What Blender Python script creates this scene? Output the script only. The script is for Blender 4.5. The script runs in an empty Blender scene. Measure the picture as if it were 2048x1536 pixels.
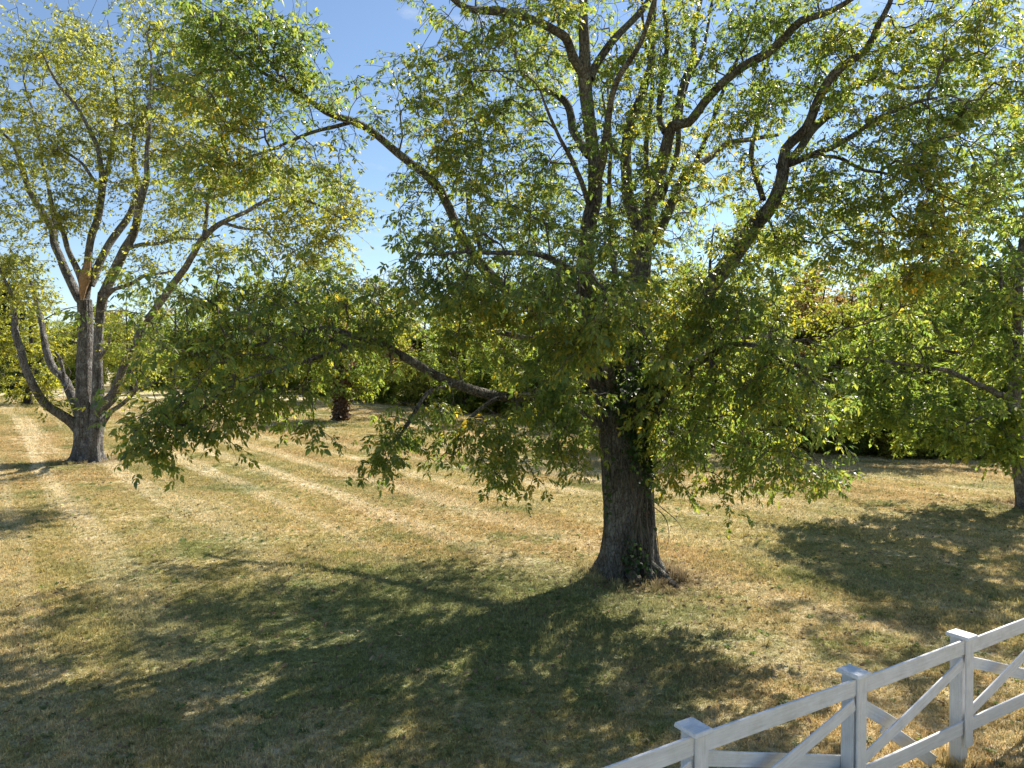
import bpy, math
import numpy as np
from mathutils import Matrix, Vector

# ------------------------------------------------------------------ camera
FPX, CXP, CYP, HZ = 1420.0, 1024.0, 768.0, 745.0
CAMH = 4.15
scene = bpy.context.scene
COL = scene.collection
PITCH = math.atan((CYP - HZ) / FPX)
cam_d = bpy.data.cameras.new("camera")
cam_d.sensor_width = 36.0
cam_d.lens = FPX / 2048.0 * 36.0
cam_d.clip_start, cam_d.clip_end = 0.1, 3000.0
cam = bpy.data.objects.new("camera", cam_d)
cam.location = (0, 0, CAMH)
cam.rotation_euler = (math.pi / 2 - PITCH, 0, 0)
COL.objects.link(cam)
scene.camera = cam

# ------------------------------------------------------------------ world, sun, exposure
SUN_AZ, SUN_EL = 42.0, 42.0          # degrees to the right of the view, above the horizon
world = bpy.data.worlds.new("World")
scene.world = world
world.use_nodes = True
wn, wl = world.node_tree.nodes, world.node_tree.links
wn.clear()
w_out = wn.new("ShaderNodeOutputWorld")
w_bg = wn.new("ShaderNodeBackground")
w_sky = wn.new("ShaderNodeTexSky")
w_sky.sky_type = 'NISHITA'
w_sky.sun_disc = False
w_sky.sun_elevation = math.radians(SUN_EL)
w_sky.sun_rotation = math.radians(SUN_AZ)
w_sky.altitude = 200
w_sky.air_density = 1.0
w_sky.dust_density = 0.1
w_sky.ozone_density = 1.8
w_bg.inputs["Strength"].default_value = 0.071
# thin scattered clouds, the same all round the sky
w_tc = wn.new("ShaderNodeTexCoord")
w_mp = wn.new("ShaderNodeMapping"); w_mp.inputs["Scale"].default_value = (1.0, 1.0, 3.2)
w_no = wn.new("ShaderNodeTexNoise"); w_no.inputs["Scale"].default_value = 5.5
w_no.inputs["Detail"].default_value = 8; w_no.inputs["Roughness"].default_value = 0.62
w_rp = wn.new("ShaderNodeValToRGB")
w_rp.color_ramp.elements[0].position = 0.58; w_rp.color_ramp.elements[0].color = (0, 0, 0, 1)
w_rp.color_ramp.elements[1].position = 0.78; w_rp.color_ramp.elements[1].color = (0.6, 0.6, 0.6, 1)
w_mx = wn.new("ShaderNodeMix"); w_mx.data_type = 'RGBA'
w_mx.inputs[7].default_value = (5.2, 5.6, 6.2, 1)
wl.new(w_tc.outputs["Generated"], w_mp.inputs[0]); wl.new(w_mp.outputs[0], w_no.inputs["Vector"])
wl.new(w_no.outputs["Fac"], w_rp.inputs[0]); wl.new(w_rp.outputs[0], w_mx.inputs[0])
wl.new(w_sky.outputs[0], w_mx.inputs[6]); wl.new(w_mx.outputs[2], w_bg.inputs["Color"])
wl.new(w_bg.outputs[0], w_out.inputs["Surface"])

sun_d = bpy.data.lights.new("sun", 'SUN')
sun_d.energy = 4.4
sun_d.angle = math.radians(0.55)
sun_d.color = (1.0, 0.93, 0.82)
sun = bpy.data.objects.new("sun", sun_d)
az, el = math.radians(SUN_AZ), math.radians(SUN_EL)
TOSUN = Vector((math.sin(az) * math.cos(el), math.cos(az) * math.cos(el), math.sin(el)))
sun.rotation_euler = TOSUN.to_track_quat('Z', 'Y').to_euler()
sun.location = TOSUN * 60
COL.objects.link(sun)

scene.view_settings.view_transform = 'Standard'
scene.view_settings.look = 'None'
scene.view_settings.gamma = 1.0
scene.view_settings.exposure = 1.28
scene.view_settings.use_curve_mapping = False
try:
    scene.cycles.max_bounces = 8
    scene.cycles.diffuse_bounces = 4
    scene.cycles.transmission_bounces = 6
    scene.cycles.use_denoising = True
    scene.cycles.sample_clamp_indirect = 4.0
except Exception:
    pass

# ------------------------------------------------------------------ geometry helpers
_cp, _sp = math.cos(PITCH), math.sin(PITCH)
def ray(x, y):
    """direction through a photograph pixel, with unit length along +Y"""
    a, b = (x - CXP) / FPX, -(y - CYP) / FPX
    v = np.array([a, _cp + b * _sp, -_sp + b * _cp])
    return v / v[1]
def P(x, y, d):
    return np.array([0, 0, CAMH]) + ray(x, y) * d
def proj(p):
    p = np.asarray(p, float)
    q = p - np.array([0, 0, CAMH])
    f = q[..., 1] * _cp - q[..., 2] * _sp
    u = q[..., 1] * _sp + q[..., 2] * _cp
    return CXP + FPX * q[..., 0] / f, CYP - FPX * u / f, f
def sstep(t):
    t = np.clip(t, 0, 1)
    return t * t * (3 - 2 * t)
def gz(x, y):
    x, y = np.asarray(x, float), np.asarray(y, float)
    q = 0.75 * y - 0.66 * x
    z = 1.6 * sstep((q - 22) / 80)
    d = np.sqrt(x * x + y * y)
    w = sstep((d - 9) / 30)
    z = z + w * (0.10 * np.sin(x * 0.21 + 1.3) * np.sin(y * 0.17 + 0.4) + 0.12 * np.sin(x * 0.07 + y * 0.09))
    z = z + 0.018 * np.sin(x * 1.1 + 0.6 * y) * np.sin(0.9 * y - 0.5 * x + 2)
    return z
def G(x, y):
    """ground point seen at a photograph pixel"""
    r = ray(x, y); d = 30.0
    for _ in range(60):
        p = np.array([0, 0, CAMH]) + r * d
        zz = float(gz(p[0], p[1]))
        d += 0.6 * ((CAMH - zz) / max(1e-3, -r[2]) - d)
    p = np.array([0, 0, CAMH]) + r * d
    p[2] = float(gz(p[0], p[1]))
    return p

def mesh_np(name, verts, loops, starts, totals, smooth=False, mats=(), mat_idx=None):
    me = bpy.data.meshes.new(name)
    verts = np.ascontiguousarray(verts, np.float32).reshape(-1, 3)
    loops = np.ascontiguousarray(loops, np.int32).ravel()
    me.vertices.add(len(verts)); me.vertices.foreach_set("co", verts.ravel())
    me.loops.add(len(loops)); me.loops.foreach_set("vertex_index", loops)
    me.polygons.add(len(starts))
    me.polygons.foreach_set("loop_start", np.ascontiguousarray(starts, np.int32))
    me.polygons.foreach_set("loop_total", np.ascontiguousarray(totals, np.int32))
    if mat_idx is not None:
        me.polygons.foreach_set("material_index", np.ascontiguousarray(mat_idx, np.int32))
    me.polygons.foreach_set("use_smooth", np.full(len(starts), bool(smooth)))
    for m in mats: me.materials.append(m)
    me.update(calc_edges=True)
    return me
class MB:
    """collects faces of equal vertex count blocks into one mesh"""
    def __init__(s): s.v, s.l, s.t, s.n, s.m = [], [], [], 0, []
    def add(s, verts, faces, mat=0):
        verts = np.asarray(verts, np.float32).reshape(-1, 3); faces = np.asarray(faces, np.int64)
        s.v.append(verts); s.l.append((faces + s.n).ravel()); s.t.append(np.full(len(faces), faces.shape[1]))
        s.m.append(np.full(len(faces), mat)); s.n += len(verts)
    def mesh(s, name, mats, smooth=False):
        t = np.concatenate(s.t); st = np.concatenate([[0], np.cumsum(t)[:-1]])
        return mesh_np(name, np.concatenate(s.v), np.concatenate(s.l), st, t, smooth, mats, np.concatenate(s.m))
def link(name, me, parent=None, loc=None):
    o = bpy.data.objects.new(name, me); COL.objects.link(o)
    if parent is not None: o.parent = parent
    if loc is not None: o.location = loc
    return o
def tag(o, label, cat, group=None, kind=None):
    o["label"] = label; o["category"] = cat
    if group: o["group"] = group
    if kind: o["kind"] = kind
    return o
def thing(name, label, cat, loc=(0, 0, 0), group=None):
    o = bpy.data.objects.new(name, None); COL.objects.link(o)
    o.location = tuple(loc); o.empty_display_size = 0.3
    return tag(o, label, cat, group)

# ------------------------------------------------------------------ materials
def newmat(name):
    m = bpy.data.materials.new(name); m.use_nodes = True
    nt = m.node_tree; nt.nodes.clear()
    return m, nt.nodes, nt.links
def nd(n, typ, **kw):
    x = n.new(typ)
    for k, v in kw.items():
        if k in x.inputs: x.inputs[k].default_value = v
        else: setattr(x, k, v)
    return x
def ramp(n, stops):
    r = n.new("ShaderNodeValToRGB"); e = r.color_ramp.elements
    while len(e) < len(stops): e.new(0.5)
    for i, (p, c) in enumerate(stops):
        e[i].position = p; e[i].color = (*c, 1) if len(c) == 3 else c
    return r
def mixc(n, l, fac, a, b, mode='MIX'):
    m = n.new("ShaderNodeMix"); m.data_type = 'RGBA'; m.blend_type = mode; m.clamp_result = False
    for sock, v in ((0, fac), (6, a), (7, b)):
        if hasattr(v, "links") or hasattr(v, "is_linked"): l.new(v, m.inputs[sock])
        else: m.inputs[sock].default_value = v if not isinstance(v, tuple) else (*v, 1)
    return m.outputs[2]
def mth(n, l, op, a, b=0.0, c=0.0):
    m = n.new("ShaderNodeMath"); m.operation = op
    for i, v in enumerate((a, b, c)):
        if hasattr(v, "is_linked"): l.new(v, m.inputs[i])
        else: m.inputs[i].default_value = v
    return m.outputs[0]

def leaf_mat(name, stops, trans_gain=2.2, trans_tint=(1.15, 1.05, 0.45), rough=0.42, fac=0.5, clump=0.35):
    m, n, l = newmat(name)
    geo = nd(n, "ShaderNodeNewGeometry")
    oi = nd(n, "ShaderNodeObjectInfo")
    no = nd(n, "ShaderNodeTexNoise", Scale=0.55, Detail=2.0)
    l.new(geo.outputs["Position"], no.inputs["Vector"])
    r1 = mth(n, l, 'ADD', geo.outputs["Random Per Island"], mth(n, l, 'MULTIPLY', oi.outputs["Random"], 0.37))
    r1 = mth(n, l, 'FRACT', r1)
    v = mth(n, l, 'ADD', mth(n, l, 'MULTIPLY', r1, 1 - clump),
            mth(n, l, 'MULTIPLY', mth(n, l, 'MULTIPLY_ADD', no.outputs["Fac"], 2.4, -0.7), clump))
    cr = ramp(n, stops); l.new(v, cr.inputs[0])
    pb = nd(n, "ShaderNodeBsdfPrincipled", Roughness=rough)
    pb.inputs["Specular IOR Level"].default_value = 0.55
    l.new(cr.outputs[0], pb.inputs["Base Color"])
    tcol = mixc(n, l, 1.0, cr.outputs[0], tuple(trans_gain * t for t in trans_tint), 'MULTIPLY')
    tr = nd(n, "ShaderNodeBsdfTranslucent"); l.new(tcol, tr.inputs["Color"])
    mx = nd(n, "ShaderNodeMixShader"); mx.inputs[0].default_value = fac
    l.new(pb.outputs[0], mx.inputs[1]); l.new(tr.outputs[0], mx.inputs[2])
    out = nd(n, "ShaderNodeOutputMaterial"); l.new(mx.outputs[0], out.inputs["Surface"])
    return m
def bark_mat(name, dark, mid, pale, pale_amt=0.5, moss=None, scale=1.0, bump=0.09):
    m, n, l = newmat(name)
    geo = nd(n, "ShaderNodeNewGeometry")
    mp = nd(n, "ShaderNodeMapping"); mp.inputs["Scale"].default_value = (scale, scale, scale * 0.35)
    l.new(geo.outputs["Position"], mp.inputs[0])
    vor = nd(n, "ShaderNodeTexVoronoi", Scale=14.0); vor.feature = 'DISTANCE_TO_EDGE'
    wob = nd(n, "ShaderNodeTexNoise", Scale=7.0, Detail=3.0)
    l.new(mp.outputs[0], wob.inputs["Vector"])
    wv = nd(n, "ShaderNodeVectorMath", operation='MULTIPLY_ADD')
    l.new(wob.outputs["Color"], wv.inputs[0]); wv.inputs[1].default_value = (0.16, 0.16, 0.16); l.new(mp.outputs[0], wv.inputs[2])
    l.new(wv.outputs[0], vor.inputs["Vector"])
    n1 = nd(n, "ShaderNodeTexNoise", Scale=22.0, Detail=8.0, Roughness=0.7); l.new(geo.outputs["Position"], n1.inputs["Vector"])
    n2 = nd(n, "ShaderNodeTexNoise", Scale=3.4, Detail=7.0, Roughness=0.72); l.new(geo.outputs["Position"], n2.inputs["Vector"])
    c1 = ramp(n, [(0.3, dark), (0.55, mid), (0.8, tuple(min(1, 1.35 * c) for c in mid))]); l.new(n1.outputs["Fac"], c1.inputs[0])
    pm = ramp(n, [(0.50, (0, 0, 0)), (0.62, (pale_amt,) * 3)]); l.new(n2.outputs["Fac"], pm.inputs[0])
    col = mixc(n, l, pm.outputs[0], c1.outputs[0], pale)
    crack = ramp(n, [(0.0, (0.35,) * 3), (0.12, (1, 1, 1))]); l.new(vor.outputs["Distance"], crack.inputs[0])
    col = mixc(n, l, 0.75, col, crack.outputs[0], 'MULTIPLY')
    mps = nd(n, "ShaderNodeMapping"); mps.inputs["Scale"].default_value = (2.6, 2.6, 0.4); l.new(geo.outputs["Position"], mps.inputs[0])
    ns = nd(n, "ShaderNodeTexNoise", Scale=1.0, Detail=5.0, Roughness=0.65); l.new(mps.outputs[0], ns.inputs["Vector"])
    sr_ = ramp(n, [(0.50, (1, 1, 1)), (0.62, (0.48, 0.45, 0.42))]); l.new(ns.outputs["Fac"], sr_.inputs[0])
    col = mixc(n, l, 1.0, col, sr_.outputs[0], 'MULTIPLY')
    if moss:
        n3 = nd(n, "ShaderNodeTexNoise", Scale=1.7, Detail=6.0, Roughness=0.7); l.new(geo.outputs["Position"], n3.inputs["Vector"])
        mm = ramp(n, [(0.52, (0, 0, 0)), (0.66, (0.7,) * 3)]); l.new(n3.outputs["Fac"], mm.inputs[0])
        col = mixc(n, l, mm.outputs[0], col, moss)
    pb = nd(n, "ShaderNodeBsdfPrincipled", Roughness=0.92); pb.inputs["Specular IOR Level"].default_value = 0.2
    l.new(col, pb.inputs["Base Color"])
    h = mth(n, l, 'ADD', mth(n, l, 'MULTIPLY', mth(n, l, 'MINIMUM', vor.outputs["Distance"], 0.2), 3.0), n1.outputs["Fac"])
    bp = nd(n, "ShaderNodeBump", Strength=0.9, Distance=bump); l.new(h, bp.inputs["Height"]); l.new(bp.outputs[0], pb.inputs["Normal"])
    out = nd(n, "ShaderNodeOutputMaterial"); l.new(pb.outputs[0], out.inputs["Surface"])
    return m
def simple_mat(name, col, rough=0.8, noise=0.0, nscale=8.0, bump=0.0, col2=None):
    m, n, l = newmat(name)
    pb = nd(n, "ShaderNodeBsdfPrincipled", Roughness=rough)
    geo = nd(n, "ShaderNodeNewGeometry")
    no = nd(n, "ShaderNodeTexNoise", Scale=nscale, Detail=5.0); l.new(geo.outputs["Position"], no.inputs["Vector"])
    c2 = col2 or tuple(c * (1 - noise) for c in col)
    cr = ramp(n, [(0.35, col), (0.65, c2)]); l.new(no.outputs["Fac"], cr.inputs[0])
    l.new(cr.outputs[0], pb.inputs["Base Color"])
    if bump:
        bp = nd(n, "ShaderNodeBump", Strength=0.6, Distance=bump); l.new(no.outputs["Fac"], bp.inputs["Height"]); l.new(bp.outputs[0], pb.inputs["Normal"])
    out = nd(n, "ShaderNodeOutputMaterial"); l.new(pb.outputs[0], out.inputs["Surface"])
    return m

M = {}
M['leaf_main'] = leaf_mat("leaf_main", [(0.0, (0.034, 0.070, 0.032)), (0.35, (0.056, 0.102, 0.036)), (0.7, (0.094, 0.128, 0.036)), (0.92, (0.165, 0.16, 0.036)), (1.0, (0.28, 0.215, 0.04))], 3.9, (1.34, 1.07, 0.5), fac=0.56, rough=0.36)
M['leaf_left'] = leaf_mat("leaf_left", [(0.0, (0.055, 0.08, 0.034)), (0.35, (0.095, 0.123, 0.04)), (0.75, (0.165, 0.178, 0.05)), (1.0, (0.25, 0.215, 0.055))], 3.4, (1.22, 1.1, 0.5), fac=0.55)
M['leaf_right'] = leaf_mat("leaf_right", [(0.0, (0.04, 0.072, 0.03)), (0.4, (0.07, 0.11, 0.036)), (0.8, (0.12, 0.145, 0.04)), (1.0, (0.21, 0.20, 0.045))], 3.8, (1.22, 1.1, 0.48), fac=0.58)
M['leaf_bg1'] = leaf_mat("leaf_green", [(0.0, (0.035, 0.06, 0.02)), (0.5, (0.07, 0.10, 0.028)), (0.85, (0.12, 0.135, 0.03)), (1.0, (0.20, 0.17, 0.04))], 4.6, (1.2, 1.1, 0.5), fac=0.62, clump=0.5)
M['leaf_bg2'] = leaf_mat("leaf_yellowing", [(0.0, (0.06, 0.085, 0.025)), (0.5, (0.12, 0.135, 0.03)), (0.85, (0.19, 0.18, 0.04)), (1.0, (0.28, 0.21, 0.05))], 3.4, (1.15, 1.08, 0.5), fac=0.62, clump=0.5)
M['leaf_bg3'] = leaf_mat("leaf_russet", [(0.0, (0.07, 0.07, 0.025)), (0.4, (0.13, 0.11, 0.04)), (0.8, (0.20, 0.13, 0.06)), (1.0, (0.26, 0.17, 0.07))], 2.8, (1.1, 1.0, 0.7), fac=0.6, clump=0.5)
M['leaf_dark'] = leaf_mat("leaf_evergreen", [(0.0, (0.015, 0.03, 0.015)), (0.6, (0.03, 0.055, 0.02)), (1.0, (0.06, 0.085, 0.03))], 1.2, clump=0.4)
M['leaf_ivy'] = leaf_mat("leaf_ivy", [(0.0, (0.02, 0.045, 0.018)), (0.6, (0.035, 0.075, 0.022)), (1.0, (0.07, 0.10, 0.025))], 1.6)
M['bark_main'] = bark_mat("bark_main", (0.075, 0.068, 0.06), (0.21, 0.195, 0.17), (0.40, 0.39, 0.35), 0.6, (0.10, 0.115, 0.065))
M['bark_left'] = bark_mat("bark_left", (0.075, 0.07, 0.066), (0.22, 0.205, 0.19), (0.44, 0.43, 0.41), 0.7)
M['bark_bg'] = bark_mat("bark_woods", (0.04, 0.034, 0.028), (0.09, 0.075, 0.06), (0.18, 0.17, 0.15), 0.4)
M['bark_vine'] = bark_mat("bark_vine_hung", (0.07, 0.045, 0.03), (0.17, 0.11, 0.075), (0.26, 0.19, 0.14), 0.5)
M['twig'] = simple_mat("twig_bark", (0.10, 0.082, 0.065), 0.9, 0.45, 9.0)
M['split_wood'] = simple_mat("split_wood", (0.34, 0.21, 0.115), 0.9, 0.4, 14.0, 0.01)

# ---- ground colour shared by the soil sheet and the grass blades (world position)
def grass_colour(n, l, blades):
    geo = nd(n, "ShaderNodeNewGeometry")
    pos = geo.outputs["Position"]
    sp = nd(n, "ShaderNodeSeparateXYZ"); l.new(pos, sp.inputs[0])
    X, Y = sp.outputs[0], sp.outputs[1]
    # mowing direction runs along (0.6, -0.8): s is across the swaths, t along them
    wob = nd(n, "ShaderNodeTexNoise", Scale=0.09, Detail=2.0); l.new(pos, wob.inputs["Vector"])
    s = mth(n, l, 'ADD', mth(n, l, 'MULTIPLY', X, 0.8), mth(n, l, 'MULTIPLY', Y, 0.6))
    s = mth(n, l, 'ADD', s, mth(n, l, 'MULTIPLY', wob.outputs["Fac"], 1.2))
    t = mth(n, l, 'SUBTRACT', mth(n, l, 'MULTIPLY', X, 0.6), mth(n, l, 'MULTIPLY', Y, 0.8))
    cb = nd(n, "ShaderNodeCombineXYZ"); l.new(mth(n, l, 'MULTIPLY', s, 1.05), cb.inputs[0]); l.new(mth(n, l, 'MULTIPLY', t, 0.035), cb.inputs[1])
    streak = nd(n, "ShaderNodeTexNoise", Scale=1.0, Detail=3.0, Roughness=0.62); l.new(cb.outputs[0], streak.inputs["Vector"])
    cb2 = nd(n, "ShaderNodeCombineXYZ"); l.new(mth(n, l, 'MULTIPLY', s, 0.30), cb2.inputs[0]); l.new(mth(n, l, 'MULTIPLY', t, 0.03), cb2.inputs[1]); cb2.inputs[2].default_value = 7.3
    streak2 = nd(n, "ShaderNodeTexNoise", Scale=1.0, Detail=3.0, Roughness=0.5); l.new(cb2.outputs[0], streak2.inputs["Vector"])
    big = nd(n, "ShaderNodeTexNoise", Scale=0.22, Detail=3.0, Roughness=0.6); l.new(pos, big.inputs["Vector"])
    med = nd(n, "ShaderNodeTexNoise", Scale=1.6, Detail=3.0, Roughness=0.68); l.new(pos, med.inputs["Vector"])
    fin = nd(n, "ShaderNodeTexNoise", Scale=17.0, Detail=2.0, Roughness=0.75); l.new(pos, fin.inputs["Vector"])
    green = (0.27, 0.29, 0.11); olive = (0.46, 0.41, 0.18); straw = (0.66, 0.54, 0.32); rust = (0.57, 0.44, 0.245); pale = (0.76, 0.67, 0.50)
    a = ramp(n, [(0.36, olive), (0.50, (0.55, 0.46, 0.235)), (0.62, straw)]); l.new(med.outputs["Fac"], a.inputs[0])
    rm = ramp(n, [(0.47, (0, 0, 0)), (0.60, (0.85,) * 3)]); l.new(streak2.outputs["Fac"], rm.inputs[0])
    c = mixc(n, l, rm.outputs[0], a.outputs[0], rust)
    gsum = mth(n, l, 'ADD', mth(n, l, 'MULTIPLY', big.outputs["Fac"], 0.6), mth(n, l, 'MULTIPLY', med.outputs["Fac"], 0.4))
    gm = ramp(n, [(0.50, (0, 0, 0)), (0.60, (0.85,) * 3)]); l.new(gsum, gm.inputs[0])
    c = mixc(n, l, gm.outputs[0], c, green)
    pm = ramp(n, [(0.48, (0, 0, 0)), (0.64, (0.78,) * 3)]); l.new(streak.outputs["Fac"], pm.inputs[0])
    wav = mth(n, l, 'SINE', mth(n, l, 'MULTIPLY', s, 2.7)); wav = mth(n, l, 'MULTIPLY', wav, mth(n, l, 'MULTIPLY_ADD', streak2.outputs["Fac"], 0.5, -0.10))
    l.new(mth(n, l, 'MULTIPLY_ADD', wav, 0.62, streak.outputs["Fac"]), pm.inputs[0])
    opn = nd(n, "ShaderNodeMapRange", interpolation_type='SMOOTHSTEP'); l.new(mth(n, l, 'MULTIPLY_ADD', X, -0.25, Y), opn.inputs[0])
    opn.inputs[1].default_value = 13.0; opn.inputs[2].default_value = 30.0; opn.inputs[3].default_value = 0.35; opn.inputs[4].default_value = 1.0
    c = mixc(n, l, mth(n, l, 'MULTIPLY', pm.outputs[0], opn.outputs[0]), c, pale)
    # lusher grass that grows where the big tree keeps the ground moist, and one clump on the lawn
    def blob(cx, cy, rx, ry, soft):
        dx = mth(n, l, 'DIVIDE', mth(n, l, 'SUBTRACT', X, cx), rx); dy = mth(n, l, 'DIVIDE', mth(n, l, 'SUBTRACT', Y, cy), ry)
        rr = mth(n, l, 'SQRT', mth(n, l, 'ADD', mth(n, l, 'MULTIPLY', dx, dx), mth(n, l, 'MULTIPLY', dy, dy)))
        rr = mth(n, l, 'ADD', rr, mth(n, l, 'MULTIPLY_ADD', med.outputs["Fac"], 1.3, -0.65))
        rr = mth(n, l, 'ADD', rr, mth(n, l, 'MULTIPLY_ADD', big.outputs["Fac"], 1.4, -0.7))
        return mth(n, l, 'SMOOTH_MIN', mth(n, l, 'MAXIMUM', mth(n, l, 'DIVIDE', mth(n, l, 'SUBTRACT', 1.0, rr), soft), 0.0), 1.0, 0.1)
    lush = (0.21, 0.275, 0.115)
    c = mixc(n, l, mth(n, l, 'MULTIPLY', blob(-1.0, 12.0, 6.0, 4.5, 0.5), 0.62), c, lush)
    c = mixc(n, l, mth(n, l, 'MULTIPLY', blob(-9.7, 24.6, 2.0, 1.0, 0.6), 0.45), c, lush)
    # bare, leaf-strewn soil round the foot of the two near trunks
    for (bx, by, br) in SOIL:
        c = mixc(n, l, mth(n, l, 'MULTIPLY', blob(bx, by, br, br, 0.7), 0.8), c, (0.32, 0.24, 0.165))
    fr = ramp(n, [(0.3, (0.62,) * 3), (0.5, (1, 1, 1)), (0.72, (1.3, 1.28, 1.2))]); l.new(fin.outputs["Fac"], fr.inputs[0])
    c = mixc(n, l, 1.0, c, fr.outputs[0], 'MULTIPLY')
    return c, geo, fin, med

TREE_BASE = G(1262, 1150)
LEFT_BASE = G(172, 922)
RIGHT_BASE = G(2062, 1016)
SOIL = [(TREE_BASE[0] + 0.3, TREE_BASE[1] - 0.2, 1.35), (LEFT_BASE[0] + 0.3, LEFT_BASE[1] - 0.3, 2.0), (RIGHT_BASE[0], RIGHT_BASE[1], 1.6)]

def ground_mat():
    m, n, l = newmat("lawn_ground")
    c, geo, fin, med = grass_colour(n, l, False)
    f2 = nd(n, "ShaderNodeTexNoise", Scale=60.0, Detail=4.0, Roughness=0.7); l.new(geo.outputs["Position"], f2.inputs["Vector"])
    r2 = ramp(n, [(0.3, (0.5,) * 3), (0.6, (1, 1, 1))]); l.new(f2.outputs["Fac"], r2.inputs[0])
    c = mixc(n, l, 0.6, c, r2.outputs[0], 'MULTIPLY')
    pb = nd(n, "ShaderNodeBsdfPrincipled", Roughness=1.0); pb.inputs["Specular IOR Level"].default_value = 0.05
    l.new(c, pb.inputs["Base Color"])
    h = mth(n, l, 'ADD', fin.outputs["Fac"], mth(n, l, 'MULTIPLY', f2.outputs["Fac"], 0.5))
    bp = nd(n, "ShaderNodeBump", Strength=0.9, Distance=0.06); l.new(h, bp.inputs["Height"]); l.new(bp.outputs[0], pb.inputs["Normal"])
    out = nd(n, "ShaderNodeOutputMaterial"); l.new(pb.outputs[0], out.inputs["Surface"])
    return m
def blade_mat():
    m, n, l = newmat("grass_blade")
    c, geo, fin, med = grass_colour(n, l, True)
    rr = ramp(n, [(0.0, (0.6, 0.66, 0.55)), (0.5, (1.0, 1.0, 0.95)), (0.9, (1.35, 1.28, 1.1)), (1.0, (1.6, 1.5, 1.35))]); l.new(geo.outputs["Random Per Island"], rr.inputs[0])
    c = mixc(n, l, 1.0, c, rr.outputs[0], 'MULTIPLY')
    df = nd(n, "ShaderNodeBsdfPrincipled", Roughness=0.65); l.new(c, df.inputs["Base Color"]); df.inputs["Specular IOR Level"].default_value = 0.25
    tr = nd(n, "ShaderNodeBsdfTranslucent"); l.new(c, tr.inputs["Color"])
    mx = nd(n, "ShaderNodeMixShader"); mx.inputs[0].default_value = 0.42
    l.new(df.outputs[0], mx.inputs[1]); l.new(tr.outputs[0], mx.inputs[2])
    out = nd(n, "ShaderNodeOutputMaterial"); l.new(mx.outputs[0], out.inputs["Surface"])
    return m
M['ground'] = ground_mat()
M['blade'] = blade_mat()

# ------------------------------------------------------------------ ground sheet
ax = np.concatenate([-np.geomspace(1500, 62, 22), np.linspace(-60, 60, 161), np.geomspace(62, 1500, 22)])
ay = np.concatenate([-np.geomspace(400, 12, 12), np.linspace(-10, 110, 161), np.geomspace(112, 1800, 24)])
gx, gy = np.meshgrid(ax, ay)
gv = np.stack([gx, gy, gz(gx, gy)], -1).reshape(-1, 3)
nx, ny = len(ax), len(ay)
ii = (np.arange(ny - 1)[:, None] * nx + np.arange(nx - 1)[None, :]).ravel()
mb = MB(); mb.add(gv, np.stack([ii, ii + 1, ii + nx + 1, ii + nx], -1))
ground = link("ground", mb.mesh("ground", [M['ground']], True))
ground["kind"] = "structure"; ground["label"] = "mown straw and green lawn with pale mowing swaths"

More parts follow.
